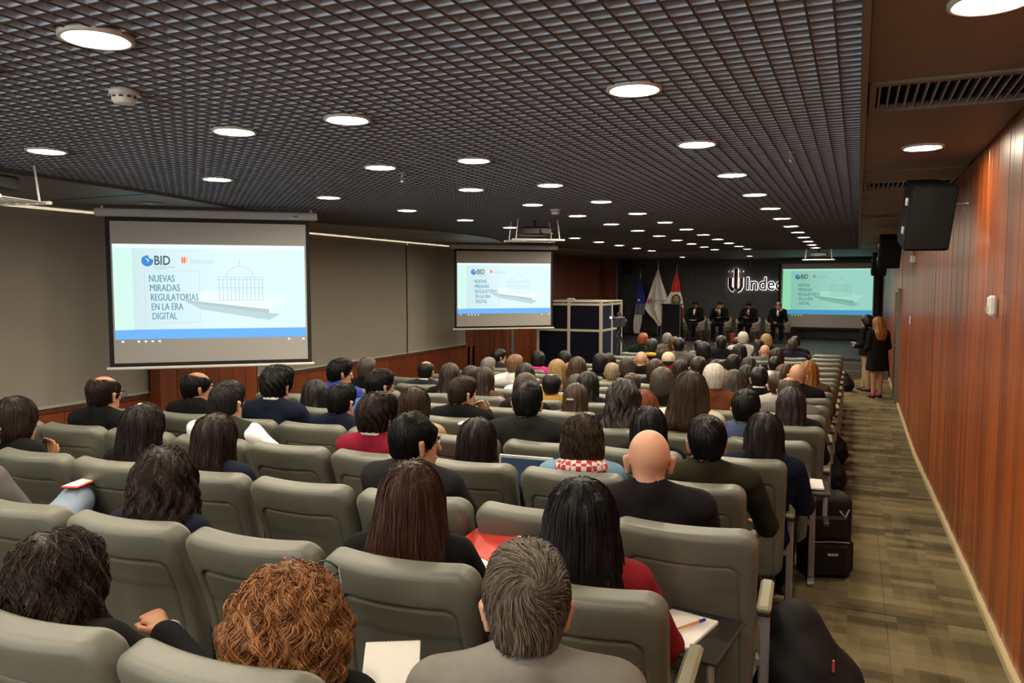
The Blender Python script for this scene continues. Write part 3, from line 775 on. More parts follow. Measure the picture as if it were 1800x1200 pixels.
def hair_strands(kind, n=2600, length=.1, seg=9, rad=.0011, wave=0.0, wl=.05, whorl=None, seed=1, h=.007, lift=.003):
    """base volume plus strands that run over it, as one hair mesh with a tone per strand"""
    F = hair_field(kind, h); V, Q = F.verts(); r = np.random.default_rng(seed)
    G = np.gradient(F.F, F.h)
    hi_ = np.array(F.n) - 2
    def samp(A, P):
        q = (P - F.lo) / F.h; i = np.clip(np.floor(q).astype(int), 0, hi_); f = np.clip(q - i, 0, 1)
        out = 0
        for dx in (0, 1):
            for dy in (0, 1):
                for dz in (0, 1):
                    w = (f[:, 0] if dx else 1 - f[:, 0]) * (f[:, 1] if dy else 1 - f[:, 1]) * (f[:, 2] if dz else 1 - f[:, 2])
                    out = out + w * A[i[:, 0] + dx, i[:, 1] + dy, i[:, 2] + dz]
        return out
    def grad(P):
        g = np.stack([samp(a, P) for a in G], 1); return g / (np.linalg.norm(g, axis=1, keepdims=True) + 1e-6)
    keep = V[:, 1] < .075
    zmin = V[:, 2].min() + .004
    P = V[keep][r.integers(0, keep.sum(), n)] + r.normal(0, .002, (n, 3))
    off = r.uniform(.0, lift, n)
    L = length * r.uniform(.55, 1.15, n); ph = 5 * np.sin(9 * np.arctan2(P[:, 0], -P[:, 1] - .02) * .35) + r.normal(0, .35, n)
    path = []
    crown = np.array((0, -.055, .10))
    w0 = np.array(whorl if whorl else crown)
    for k in range(seg):
        g = grad(P)
        P = P - g * (samp(F.F, P) - off)[:, None]
        P[:, 2] = np.maximum(P[:, 2], zmin); path.append(P.copy())
        d = P - w0
        if whorl:
            d = d / (np.linalg.norm(d, axis=1, keepdims=True) + 1e-3); sw = np.cross(g, d); rr_ = np.linalg.norm(P - w0, axis=1, keepdims=True)
            d = d + sw * np.clip(1.3 - rr_ * 11, -.1, 1.2) + np.array((0, 0, -1)) * np.clip(rr_ * 7 - .35, 0, 1.0)
        else:
            out = d.copy(); out[:, 2] = 0; hz = np.clip((P[:, 2:3] - .02) / .10, 0, 1)
            d = out / (np.linalg.norm(out, axis=1, keepdims=True) + 1e-3) * hz + np.array((0, 0, -1)) * (1.02 - hz)
            if wave:
                s_ = np.cross(g, d); d = d + s_ * (wave * np.sin(ph + (P[:, 2] * 2 * math.pi / wl) + P[:, 0] * 25))[:, None]
        d = d - g * (d * g).sum(1, keepdims=True); d = d / (np.linalg.norm(d, axis=1, keepdims=True) + 1e-6)
        d = d + r.normal(0, .025, d.shape)
        P = P + d * (L / (seg - 1))[:, None]
    path = np.stack(path, 1)                                    # n, seg, 3
    t = np.gradient(path, axis=1); t /= np.linalg.norm(t, axis=2, keepdims=True) + 1e-9
    a = np.cross(t, np.array((.31, .77, .55))); a /= np.linalg.norm(a, axis=2, keepdims=True) + 1e-9; b = np.cross(t, a)
    rr2 = (rad * np.array([.5, .9] + [1] * (seg - 4) + [.8, .15]))[None, :, None] * r.uniform(.6, 1.3, n)[:, None, None]
    ring = np.stack([path + rr2 * (a * math.cos(q) + b * math.sin(q)) for q in (0, 2.094, 4.189)], 2)      # n, seg, 3, 3
    SV = ring.reshape(-1, 3); base = len(V)
    i0 = (np.arange(n)[:, None, None] * seg * 3 + np.arange(seg - 1)[None, :, None] * 3)
    j = np.arange(3)[None, None, :]; j1 = (j + 1) % 3
    SQ = np.stack([i0 + j, i0 + j1, i0 + 3 + j1, i0 + 3 + j], 3).reshape(-1, 4) + base
    Vb = V - .0025 * grad(V)
    me = mk('hair', np.concatenate([Vb, SV]).astype(np.float32), np.concatenate([Q, SQ]), True)
    at = me.attributes.new('tone', 'FLOAT', 'POINT')
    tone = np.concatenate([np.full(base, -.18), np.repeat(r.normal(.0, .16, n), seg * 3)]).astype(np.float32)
    at.data.foreach_set('value', tone)
    return me
_cache = {}
def cached(key, fn):
    if key not in _cache: _cache[key] = fn()
    return _cache[key]
eye_m = MB().lathe([(.001, -.012), (.008, -.009), (.0115, -.003), (.0115, .003), (.008, .009), (.001, .012)], 12).mesh('eye', True)
iris_m = MB().lathe([(.0005, -.0055), (.0048, -.003), (.0048, .003), (.0005, .0055)], 10, (0, .0085, 0)).mesh('iris', True)
brow_m = [MB().tube([(sx * .052, .078, .022), (sx * .035, .092, .027), (sx * .016, .096, .024)], .0045, 6).mesh('eyebrow', True) for sx in (-1, 1)]
def add_eyes(o, HM):
    for sx in (-1, 1):
        e = ob('eye', eye_m, M_eye, o); e.matrix_local = HM @ Matrix.Translation((sx * .032, .084, .002)); ob('iris', iris_m, M_iris, e)
glass_m = MB()
for sx in (-1, 1):
    glass_m.tube([(sx * .036 + .026 * math.cos(a), .118 - .006 * abs(math.cos(a)), .0 + .019 * math.sin(a)) for a in np.linspace(0, 2 * math.pi, 17)], .0022, 6, False)
    glass_m.tube([(sx * .062, .113, .004), (sx * .086, .06, .005), (sx * .090, -.005, .002), (sx * .086, -.02, -.018)], .0022, 6)
glass_m.tube([(-.010, .117, .003), (0, .122, .006), (.010, .117, .003)], .002, 6)
glass_m = glass_m.mesh('glasses', True)
def collar_mesh():
    return MB().tube([(.063 * math.cos(a), -.108 + .066 * math.sin(a), 1.034 - .016 * math.sin(a)) for a in np.linspace(0, 2 * math.pi, 29)], .011, 8, False).mesh('shirt_collar', True)
def person(x, y, z, s, rz, pose, sex, hair, hc, top, label, skin=0, extras=(), body=None, topm=None, trm=None, arms=None, hairmesh=None, group='seated audience'):
    bm_ = body or cached(('b', sex, pose), lambda: body_mesh(sex, pose))
    o = ob('person', bm_, SKIN[skin], None, (x, y, z), (0, 0, rz), s)
    tag(o, label, 'person', group)
    tm = topm or cached(('t', sex), lambda: top_mesh(sex))
    nm = {'M': 'jacket', 'F': 'blouse'}[sex]
    ob(nm, tm, CLOTHM[top], o)
    ob('trousers', trm or cached(('l', sex), lambda: trouser_mesh(sex)), CLOTHM['denim'] if 'denim' in extras else M_trous, o)
    for sx in (-1, 1): ob('shoe', cached('shoe', shoe_mesh), M_shoe, o, (sx * .115, 0, 0))
    HM = head_mat(pose, sex)
    def headpart(name, me, mat):
        c = ob(name, me, mat, o); c.matrix_local = HM; return c
    if hair != 'bald':
        hm = hairmesh or cached(('h', hair), lambda: hair_field(hair).mesh('hair'))
        headpart('knit_cap' if hair == 'cap' else 'hair', hm, HAIRM[hc])
    if hair == 'cap': headpart('hair', cached(('h', 'short'), lambda: hair_field('short').mesh('hair')), HAIRM['darkgrey']).scale *= .96
    add_eyes(o, HM)
    for b_ in brow_m: headpart('eyebrow', b_, HAIRM[hc if hc in HAIRM and hc != 'beige' else 'darkgrey'])
    if 'glasses' in extras: headpart('glasses', glass_m, M_dark)
    if 'collar' in extras: ob('shirt_collar', cached('col', collar_mesh), CLOTHM['white'], o)
    return o
PEOPLE = [   # row, seat, x, size, slouch, head pose, sex, hair, hair colour, top, description
(0, 0, -0.6, 0.951, 0.0, 'S', 'M', 'short', 'grey', 'heather_grey', 'man with greying brown crop and grey wool jacket'),
(0, 1, -1.15, 0.95, -0.117, 'D', 'F', 'curly', 'auburn', 'black', 'woman with big curly auburn hair and sunglasses pushed up'),
(0, 2, -1.92, 0.95, -0.109, 'S', 'F', 'wavy', 'darkbrown', 'black', 'dark curly-haired woman in black jacket with purple bracelet'),
(1, 1, -1.3, 0.95, -0.034, 'S', 'F', 'long', 'chestnut', 'black', 'woman with long straight chestnut hair and black jacket'),
(1, 0, -0.73, 0.95, -0.035, 'S', 'F', 'long', 'black', 'burgundy', 'woman with long black hair and burgundy sweater'),
(1, 3, -2.34, 0.95, -0.074, 'L', 'F', 'wavy', 'darkbrown', 'navy', 'woman with dark wavy hair, glasses and navy jacket'),
(2, 0, -0.71, 0.983, 0.0, 'S', 'M', 'bald', 'none', 'charcoal', 'bald man in charcoal jacket'),
(2, 2, -1.71, 0.979, 0.0, 'R', 'M', 'receding', 'black', 'darkgrey', 'man with thinning black hair and dark grey suit jacket'),
(2, 4, -2.79, 0.95, -0.046, 'S', 'F', 'long', 'darkbrown', 'navy', 'woman with long dark brown hair and navy blouse sleeve'),
(2, 5, -3.24, 0.95, -0.023, 'S', 'F', 'long', 'brownblack', 'black', 'woman with long dark hair held by a pale clip'),
(2, 7, -4.15, 0.95, -0.04, 'S', 'F', 'bob', 'darkbrown', 'black', 'woman with brown bob raising her hand with a pen'),
(3, 2, -1.78, 0.95, -0.082, 'S', 'F', 'long', 'brownblack', 'black', 'woman with long smooth dark hair beside the open laptop'),
(3, 1, -1.22, 0.95, -0.033, 'S', 'F', 'wavy', 'brown', 'plaid', 'woman with wavy brown hair, plaid collar and denim sleeve'),
(3, 0, -0.62, 0.954, 0.0, 'S', 'M', 'short', 'black', 'olive', 'man with short black hair and dark olive jacket'),
(3, 3, -2.38, 0.955, 0.0, 'S', 'M', 'thick', 'darkbrown', 'maroon', 'man with thick brown hair and maroon sweater'),
(3, 5, -3.4, 0.978, 0.0, 'S', 'M', 'short', 'darkgrey', 'vest', 'man in grey vest with one white shirt sleeve out'),
(3, 7, -4.38, 0.978, 0.0, 'S', 'M', 'balding', 'darkbrown', 'black', 'balding man with glasses and black suit by the wood wall'),
(4, 0, -0.44, 0.95, -0.046, 'S', 'F', 'long', 'brownblack', 'navy', 'woman with dark hair and navy top leaning toward the aisle'),
(4, 1, -1.07, 0.95, -0.05, 'S', 'F', 'long', 'black', 'black', 'dark long-haired woman just beyond the bald man'),
(4, 2, -1.81, 0.999, 0.0, 'S', 'M', 'short', 'black', 'darkgrey', 'man with full black hair and dark grey jacket'),
(4, 4, -2.58, 0.95, -0.017, 'S', 'F', 'bob', 'brown', 'tan', 'woman with brown rounded bob and tan scarf'),
(4, 5, -3.13, 0.95, -0.015, 'S', 'M', 'short', 'black', 'navy', 'man with black hair, glasses and navy suit'),
(4, 6, -3.65, 1.009, 0.0, 'S', 'M', 'thick', 'black', 'navy', 'bearded man in navy suit with pale collar'),
(4, 7, -4.35, 0.966, 0.0, 'R', 'M', 'balding', 'black', 'black', 'balding man in black jacket turning his face right'),
(5, 0, -0.63, 0.96, 0.0, 'S', 'M', 'short', 'black', 'steelblue', 'man with black hair and steel blue shirt'),
(6, 2, -1.47, 0.95, -0.095, 'S', 'F', 'long', 'red', 'black', 'woman with long bright red hair'),
(6, 3, -2.01, 0.95, -0.065, 'S', 'F', 'long', 'brown', 'mauve', 'woman with clipped brown hair and mauve top'),
(5, 4, -2.62, 0.956, 0.0, 'R', 'M', 'short', 'brown', 'black', 'man in black jacket resting chin on hand'),
(5, 5, -3.31, 0.976, 0.0, 'R', 'M', 'short', 'black', 'blue', 'young man with glasses and bright blue shirt'),
(5, 6, -3.89, 0.95, -0.078, 'S', 'F', 'long', 'black', 'black', 'woman with black hair low in her seat'),
(6, 0, -0.41, 0.95, -0.015, 'S', 'F', 'long', 'brownblack', 'black', 'woman in black with dark hair beside the aisle and red folder'),
(5, 1, -0.98, 1.038, 0.0, 'S', 'F', 'long', 'brown', 'cream', 'woman with long brown hair and cream collar'),
(5, 2, -1.42, 0.976, 0.0, 'S', 'F', 'wavy', 'brownblack', 'black', 'woman with loose dark hair behind the redhead'),
(7, 4, -2.49, 0.95, -0.039, 'S', 'M', 'crown', 'black', 'ochre', 'man with black hair, bald crown and ochre collar'),
(6, 4, -2.43, 0.95, -0.003, 'S', 'F', 'bob', 'brown', 'black', 'brown-haired woman behind the white-topped woman'),
(6, 7, -4.19, 0.991, 0.0, 'R', 'M', 'short', 'black', 'royalblue', 'man with close black crop and royal blue top'),
(9, 1, -0.87, 0.953, 0.0, 'S', 'M', 'short', 'black', 'black', 'man with black hair and dark coat, white collar edge'),
(7, 1, -1.07, 1.027, 0.0, 'S', 'M', 'short', 'silver', 'rust', 'silver-haired man in rust brown jacket'),
(7, 2, -1.5, 0.985, 0.0, 'S', 'F', 'bob', 'greybrown', 'black', 'woman with grey-brown bob'),
(8, 3, -1.96, 0.95, -0.063, 'S', 'F', 'bun', 'brown', 'brown', 'woman with reddish brown bun'),
(7, 0, -0.48, 0.968, 0.0, 'S', 'M', 'balding', 'greybrown', 'grey', 'man with shiny balding crown in grey'),
(8, 4, -2.51, 0.95, -0.105, 'S', 'F', 'bob', 'greybrown', 'black', 'woman with short ash brown hair'),
(8, 6, -3.66, 0.95, -0.062, 'S', 'M', 'short', 'darkbrown', 'black', 'man with dark brown hair and black top, face to the right'),
(8, 7, -4.17, 0.95, -0.022, 'S', 'M', 'balding', 'black', 'slate', 'balding man in slate suit with white collar'),
(7, 7, -4.41, 0.974, 0.0, 'S', 'M', 'short', 'greybrown', 'black', 'man with greying hair in black suit along the wood wall'),
(8, 0, -0.63, 0.954, 0.0, 'S', 'M', 'short', 'brown', 'lightgrey', 'brown-haired man in light grey shirt'),
(8, 1, -1.01, 0.954, 0.0, 'S', 'F', 'long', 'greybrown', 'olive', 'woman with glinting glasses and long ash hair'),
(7, 3, -2.15, 0.95, -0.019, 'S', 'F', 'long', 'black', 'black', 'woman with straight black hair'),
(10, 5, -3.1, 0.95, -0.072, 'S', 'F', 'bun', 'lightbrown', 'brown', 'woman with light brown bun'),
(8, 5, -3.05, 0.95, -0.014, 'S', 'F', 'long', 'brownblack', 'white', 'woman with dark hair over a white top'),
(7, 5, -3.15, 0.95, -0.02, 'S', 'F', 'long', 'darkbrown', 'brown', 'woman with long brown hair hiding her shoulder'),
(7, 6, -3.5, 0.953, 0.0, 'S', 'F', 'long', 'darkbrown', 'black', 'dark-haired woman beside the slate suit man'),
(10, 7, -4.15, 0.95, -0.049, 'S', 'M', 'short', 'silverdark', 'tweed', 'man with salt-and-pepper hair and tweed jacket'),
(9, 0, -0.51, 0.997, 0.0, 'S', 'M', 'bald', 'none', 'black', 'bald man near the aisle end'),
(10, 1, -1.08, 0.95, -0.024, 'S', 'F', 'long', 'brownblack', 'lilac', 'woman with dark hair and lilac top'),
(10, 4, -2.59, 0.95, -0.058, 'S', 'M', 'short', 'greyblond', 'khaki', 'grey-haired man in khaki shirt'),
(9, 4, -2.75, 0.976, 0.0, 'S', 'F', 'long', 'brown', 'brown', 'woman with straight brown hair before the blue booth'),
(9, 5, -2.98, 0.95, -0.002, 'S', 'F', 'long', 'blond', 'brown', 'woman with streaked blond hair'),
(9, 6, -3.48, 0.979, 0.0, 'S', 'M', 'short', 'lightbrown', 'white', 'man with light brown hair and white shirt'),
(10, 0, -0.45, 0.986, 0.0, 'S', 'F', 'long', 'orange', 'brown', 'woman with long orange hair at the aisle end'),
(11, 1, -0.76, 0.95, -0.04, 'S', 'F', 'long', 'goldbrown', 'brown', 'woman with golden brown hair before the bald man'),
(12, 1, -1.18, 0.95, -0.078, 'S', 'F', 'long', 'brown', 'brown', 'woman with loose brown hair'),
(10, 2, -1.6, 0.991, 0.0, 'S', 'M', 'short', 'darkbrown', 'grey', 'man with dark crop and pink ears in grey'),
(11, 3, -1.95, 0.95, -0.033, 'S', 'F', 'long', 'brownblack', 'black', 'woman with dark hair behind the knit cap'),
(10, 3, -2.08, 0.951, 0.0, 'S', 'F', 'bob', 'brown', 'black', 'woman with short brown hair between bald man and cap'),
(11, 4, -2.61, 0.95, -0.022, 'S', 'F', 'bob', 'greybrown', 'black', 'woman with ash bob beside the bald man'),
(12, 8, -4.68, 0.95, -0.004, 'R', 'M', 'short', 'black', 'slate', 'man with black hair and dark slate suit before the wood wall'),
(13, 1, -0.99, 0.95, -0.019, 'S', 'M', 'short', 'black', 'white', 'man with black hair and white collar'),
(12, 2, -1.24, 0.951, 0.0, 'S', 'F', 'long', 'darkgrey', 'black', 'woman with dark grey hair'),
(13, 2, -1.53, 0.95, -0.014, 'S', 'F', 'bob', 'brownblack', 'ochre', 'woman with dark bob and ochre scarf'),
(12, 4, -2.62, 0.982, 0.0, 'S', 'M', 'bald', 'none', 'black', 'bald man in black before the blue booth side'),
(12, 5, -3.06, 0.95, -0.013, 'S', 'F', 'long', 'brownblack', 'navy', 'woman with dark bob and glinting earring'),
(12, 7, -4.08, 0.95, -0.017, 'S', 'F', 'bob', 'black', 'pink', 'woman with black hair and bright pink scarf'),
(13, 4, -2.42, 0.95, -0.003, 'S', 'M', 'cap', 'beige', 'maroon', 'person wearing a beige knit cap'),
(11, 2, -1.52, 0.95, -0.016, 'S', 'F', 'bob', 'brownblack', 'black', 'low dark-haired head under a seat back'),
(11, 5, -2.95, 0.963, 0.0, 'S', 'F', 'bob', 'black', 'black', 'dark-haired woman before the blue booth front'),
(12, 6, -3.69, 0.95, -0.003, 'S', 'F', 'bob', 'black', 'black', 'dark-haired woman at the left end before the booth'),
(14, 1, -1.04, 0.975, 0.0, 'S', 'F', 'long', 'darkbrown', 'black', 'woman with round dark hair near the front'),
(14, 2, -1.55, 1.016, 0.0, 'S', 'F', 'long', 'black', 'black', 'woman with straight black hair in front rows'),
(16, 2, -1.35, 0.95, -0.017, 'S', 'M', 'bald', 'none', 'grey', 'pink-headed bald man in front rows'),
(14, 3, -2.06, 1.02, 0.006, 'S', 'F', 'bob', 'black', 'darkgrey', 'woman with black hair leaning sideways'),
(17, 4, -2.54, 0.95, -0.032, 'S', 'M', 'short', 'black', 'grey', 'man with black hair in front rows'),
(15, 4, -2.58, 1.02, 0.014, 'S', 'M', 'short', 'black', 'grey', 'man with black hair and grey jacket in front rows'),
(15, 5, -3.01, 1.015, 0.0, 'S', 'M', 'short', 'darkgrey', 'yellow', 'man with dark hair and yellow collar'),
(17, 2, -1.53, 0.953, 0.0, 'S', 'F', 'long', 'brownblack', 'black', 'woman with dark long hair in front rows'),
(17, 1, -0.98, 0.98, 0.0, 'S', 'M', 'short', 'greybrown', 'purple', 'man with grey-brown hair and purple jacket in front rows'),
(17, 5, -2.97, 0.964, 0.0, 'S', 'F', 'bob', 'goldbrown', 'brown', 'woman with golden brown bob in front rows'),
(17, 6, -3.53, 1.011, 0.0, 'S', 'M', 'short', 'red', 'darkgreen', 'person with reddish hair in dark green'),
(18, 3, -1.98, 0.95, -0.014, 'S', 'M', 'short', 'black', 'black', 'dark-haired man beside the grey-haired man up front'),
(18, 1, -0.99, 0.975, 0.0, 'S', 'M', 'short', 'black', 'black', 'dark-haired man in the front right seats'),
(18, 5, -3.26, 0.982, 0.0, 'S', 'M', 'short', 'silverdark', 'grey', 'grey-haired man in the front row'),
(16, 3, -2.04, 1.02, 0.018, 'S', 'M', 'short', 'brownblack', 'black', 'dark-haired man in the front row'),
(17, 3, -1.79, 1.02, 0.049, 'S', 'M', 'short', 'silver', 'lightgrey', 'silver-haired man in pale jacket in the front row'),
(18, 2, -1.48, 0.998, 0.0, 'S', 'F', 'bob', 'blond', 'black', 'blond-haired woman in the front row'),
]
F1, M1 = .166, .195
LF, RF, LM, RM = lap_arm(-1, F1), lap_arm(1, F1), lap_arm(-1, M1), lap_arm(1, M1)
ARMS = {'purple bracelet': [LF, [(F1, -.115, .95), (.34, .03, .74), (.03, .20, .86), (-.06, .24, .92)]],
        'raising her hand': [LF, [(F1, -.115, .95), (.22, .03, .74), (.04, .10, .86), (.01, .12, .95), (0, 1, 0)]],
        'chin on hand': [LM, [(M1, -.115, .95), (.22, .13, .73), (.13, .10, .96), (.09, .05, 1.05), (0, 1, 0)]],
        'grey vest': [LM, [(M1, -.115, .95), (.36, -.03, .76), (.30, .20, .64), (.26, .29, .63)]],
        'olive jacket': [LM, [(M1, -.115, .95), (.30, .02, .70), (.30, .24, .64), (.30, .33, .64)]],
        'burgundy': [LF, [(F1, -.115, .95), (.27, .06, .68), (.25, .27, .60), (.22, .36, .59)]],
        'chestnut': [LF, [(F1, -.115, .95), (.25, .05, .70), (.16, .26, .66), (.12, .34, .66)]]}
checks = pm('plaid_check', (.30, .03, .03), .85)
nt_ = checks.node_tree; ck = nt_.nodes.new('ShaderNodeTexChecker'); ck.inputs['Scale'].default_value = 38
ck.inputs['Color1'].default_value = (.35, .02, .025, 1); ck.inputs['Color2'].default_value = (.55, .50, .48, 1)
tc_ = nt_.nodes.new('ShaderNodeTexCoord'); nt_.links.new(tc_.outputs['Object'], ck.inputs['Vector']); nt_.links.new(ck.outputs['Color'], nt_.nodes['Principled BSDF'].inputs['Base Color'])
def scarf_mesh(r=.085, th=.03):
    F = Field((-.15, -.26, .90), (.15, .08, 1.10), .008)
    for a in np.linspace(0, 2 * math.pi, 15)[:-1]:
        b = a + 2 * math.pi / 14
        F.rc((r * math.cos(a), -.105 + r * math.sin(a), .99 - .018 * math.sin(a)), (r * math.cos(b), -.105 + r * math.sin(b), .99 - .018 * math.sin(b)), th, th, .01)
    return F.mesh('scarf')
PERSON = {}
STRAND = {'greying brown crop': ('short', dict(n=5200, length=.045, seg=7, rad=.0010, whorl=(.005, -.088, .058), lift=.004)),
          'auburn': ('curly', dict(n=4200, length=.13, seg=13, rad=.0013, wave=1.2, wl=.10, lift=.006)),
          'purple bracelet': ('wavy', dict(n=4000, length=.15, seg=13, rad=.0012, wave=.8, wl=.10, lift=.007)),
          'chestnut': ('flare', dict(n=3600, length=.17, seg=11, rad=.0010, wave=.10, wl=.2, lift=.004)),
          'long black hair': ('flare', dict(n=3600, length=.17, seg=11, rad=.0010, wave=.05, wl=.2, lift=.003, seed=4)),
          'dark wavy hair, glasses': ('wavy', dict(n=3000, length=.14, seg=12, rad=.0012, wave=.9, wl=.09, lift=.006, seed=5)),
          'thinning': ('receding', dict(n=2600, length=.04, seg=6, rad=.0010, whorl=(0, -.06, .09))),
          'short black hair and dark olive': ('short', dict(n=2600, length=.04, seg=6, rad=.0010, whorl=(0, -.06, .09), seed=3)),
          'thick brown': ('thick', dict(n=2400, length=.06, seg=7, rad=.0014, whorl=(0, -.05, .10), lift=.008)),
          'red hair': ('flare', dict(n=2200, length=.16, seg=10, rad=.0013, wave=.1, wl=.2)),
          'cream collar': ('flare', dict(n=2200, length=.16, seg=10, rad=.0013, wave=.1, wl=.2)),
          'plaid': ('bob', dict(n=2600, length=.12, seg=10, rad=.0014, wave=.9, wl=.08, lift=.008, seed=8))}
FACING = {'greying brown crop': 20, 'bald man in charcoal': 15, 'dark olive': 10, 'auburn': 14, 'long black hair': 12, 'chestnut': 16, 'full black hair': 10, 'ochre collar': 8,
          'silver-haired man in rust': 6, 'khaki': 8, 'red hair': 8, 'plaid': 14}
for i, (k, j, x, s, dz, pose, sex, hair, hc, top, desc) in enumerate(PEOPLE):
    yy = row_y(k, x) + .315
    ex = []; roll = 0
    if 'glasses' in desc and 'sunglasses' not in desc: ex.append('glasses')
    if 'maroon sweater' in desc or 'pale collar' in desc or 'white collar' in desc: ex.append('collar')
    rz = ROW_ROT + math.radians(rng.uniform(-7, 7))
    for key, dg in FACING.items():
        if key in desc: rz = ROW_ROT + math.radians(dg)
    x -= .075 * s * math.sin(rz)
    if 'purple bracelet' in desc: x, roll = -1.68, -.20
    if k == 0: dz -= .02
    if 'auburn' in desc: x -= .025; dz -= .015
    lab = desc
    tail = ', %s row from camera' % ORD[k]
    if len((desc + tail).split()) <= 16: lab = desc + tail
    kw = {}
    for key, arms in ARMS.items():
        if key in desc:
            kw = dict(body=body_mesh(sex, pose, arms, .0095), topm=top_mesh(sex, [] if key == 'grey vest' else arms, h=.0095))
            if key == 'grey vest': kw['topm'] = top_mesh(sex, [[(0, -.1, .8), (0, -.1, .79), (0, -.1, .78)]], h=.0095)
    if k <= 2 and not kw: kw = dict(body=cached(('bn', sex, pose), lambda: body_mesh(sex, pose, None, .0085)), topm=cached(('tn', sex), lambda: top_mesh(sex, None, h=.009)))
    if 'yellow collar' in desc: top = 'darkgrey'
    hm = None
    for key, (hk, hkw) in STRAND.items():
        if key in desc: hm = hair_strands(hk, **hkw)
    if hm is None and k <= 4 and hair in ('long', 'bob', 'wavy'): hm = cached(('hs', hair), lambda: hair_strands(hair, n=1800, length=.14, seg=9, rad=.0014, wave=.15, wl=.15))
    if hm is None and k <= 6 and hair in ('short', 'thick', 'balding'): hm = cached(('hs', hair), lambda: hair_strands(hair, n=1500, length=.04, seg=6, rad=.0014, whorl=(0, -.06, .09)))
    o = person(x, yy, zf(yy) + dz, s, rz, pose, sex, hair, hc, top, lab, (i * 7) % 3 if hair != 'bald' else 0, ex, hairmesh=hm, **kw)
    o.rotation_euler[1] = roll
    PERSON[desc] = o
    if 'grey vest' in desc:
        for A in ARMS['grey vest']:
            F = Field((-.42, -.25, .5), (.5, .4, 1.05), .01)
            limbs(F, [A], .018, .93); F.disp(lambda a, b, c: .004 * np.sin(60 * c + 20 * a) * np.sin(30 * b)); ob('shirt_sleeve', F.mesh('shirt_sleeve'), CLOTHM['white'], o)
    for w, m in (('scarf', None), ('cream collar', CLOTHM['cream']), ('ochre collar', CLOTHM['ochre']), ('plaid', checks), ('yellow collar', CLOTHM['yellow'])):
        if w in desc: ob('scarf' if w != 'plaid' else 'hood', cached('scarf', scarf_mesh) if w != 'plaid' else scarf_mesh(.105, .042), m or CLOTHM[top], o)
    HM = head_mat(pose, sex)
    if 'purple bracelet' in desc:
        W, T = Vector((.03, .20, .86)), Vector((-.06, .24, .92)); dd = (T - W).normalized(); s1 = dd.orthogonal().normalized(); s2 = dd.cross(s1)
        for q, col in ((0, pm('bracelet_white', (.7, .68, .75), .3)), (.016, pm('bracelet_purple', (.30, .06, .42), .3)), (.03, bpy.data.materials['bracelet_white'])):
            ob('bracelet', MB().tube([tuple(W + dd * (q - .035) + (s1 * math.cos(a) + s2 * math.sin(a)) * .040) for a in np.linspace(0, 2 * math.pi, 21)], .008, 8, False), col, o)
    if 'pale clip' in desc: ob('hair_clip', MB().cbox(-.006, .006, -.03, .03, -.004, .004, .002), M_white, o).matrix_local = HM @ Matrix.Translation((.0, -.035, .128)) @ Matrix.Rotation(.5, 4, 'Z')
    if 'clipped brown' in desc: ob('hair_clip', MB().cbox(-.03, .03, -.008, .008, -.008, .008, .003), M_alu, o).matrix_local = HM @ Matrix.Translation((0, -.135, .0))
    if 'sunglasses' in desc: ob('sunglasses', glass_m, M_dark, o).matrix_local = HM @ Matrix.Translation((0, -.035, .025)) @ Matrix.Rotation(.85, 4, 'X') @ Matrix.Scale(1.2, 4)
# ================================================================== projection screens and slides
def bold_mesh(txt):
    a = font_mesh(txt); n = len(a.vertices); V = []; F = []
    for k, dx in enumerate((-.016, 0, .016)):
        V += [(v.co.x + dx, v.co.y - .0003 * k, v.co.z) for v in a.vertices]; F += [tuple(i + n * k for i in p.vertices) for p in a.polygons]
    return mk('title_line', V, F)
def font_mesh(txt, size=1.0, off=0.0, sx=1.0, ext=.002):
    cu = bpy.data.curves.new('txt', 'FONT'); cu.body = txt; cu.size = size; cu.offset = off; cu.extrude = ext; cu.resolution_u = 3
    o = bpy.data.objects.new('txt', cu); C.objects.link(o)
    dg = bpy.context.evaluated_depsgraph_get(); dg.update()
    me = bpy.data.meshes.new_from_object(o.evaluated_get(dg))
    bpy.data.objects.remove(o); bpy.data.curves.remove(cu)
    for v in me.vertices: v.co.x *= sx; v.co = (v.co.x, -v.co.z, v.co.y)       # upright, facing -y
    me.materials.clear(); me.materials.append(None)
    return me
S = SLIDE
def slide_bg(name, c0, c1, strength):
    m, nt, b = _nt(name); N = nt.nodes.new; L = nt.links.new
    tc = N('ShaderNodeTexCoord'); gr = N('ShaderNodeSeparateXYZ'); L(tc.outputs['Generated'], gr.inputs[0])
    cr = N('ShaderNodeValToRGB'); cr.color_ramp.elements[0].color = (*c0, 1); cr.color_ramp.elements[1].color = (*c1, 1); cr.color_ramp.elements[1].position = .6
    L(gr.outputs['X'], cr.inputs[0]); L(cr.outputs[0], b.inputs['Emission Color'])
    b.inputs['Emission Strength'].default_value = strength; b.inputs['Base Color'].default_value = (.0, .0, .0, 1); b.inputs['Specular IOR Level'].default_value = 0; b.inputs['Roughness'].default_value = 1
    return m
def tint(c, t): return tuple(a * b for a, b in zip(c, t))
M_fab = pm('screen_fabric', (.42, .41, .385), .9)
M_cas = pm('screen_casing', (.42, .41, .40), .5)
TM = {}
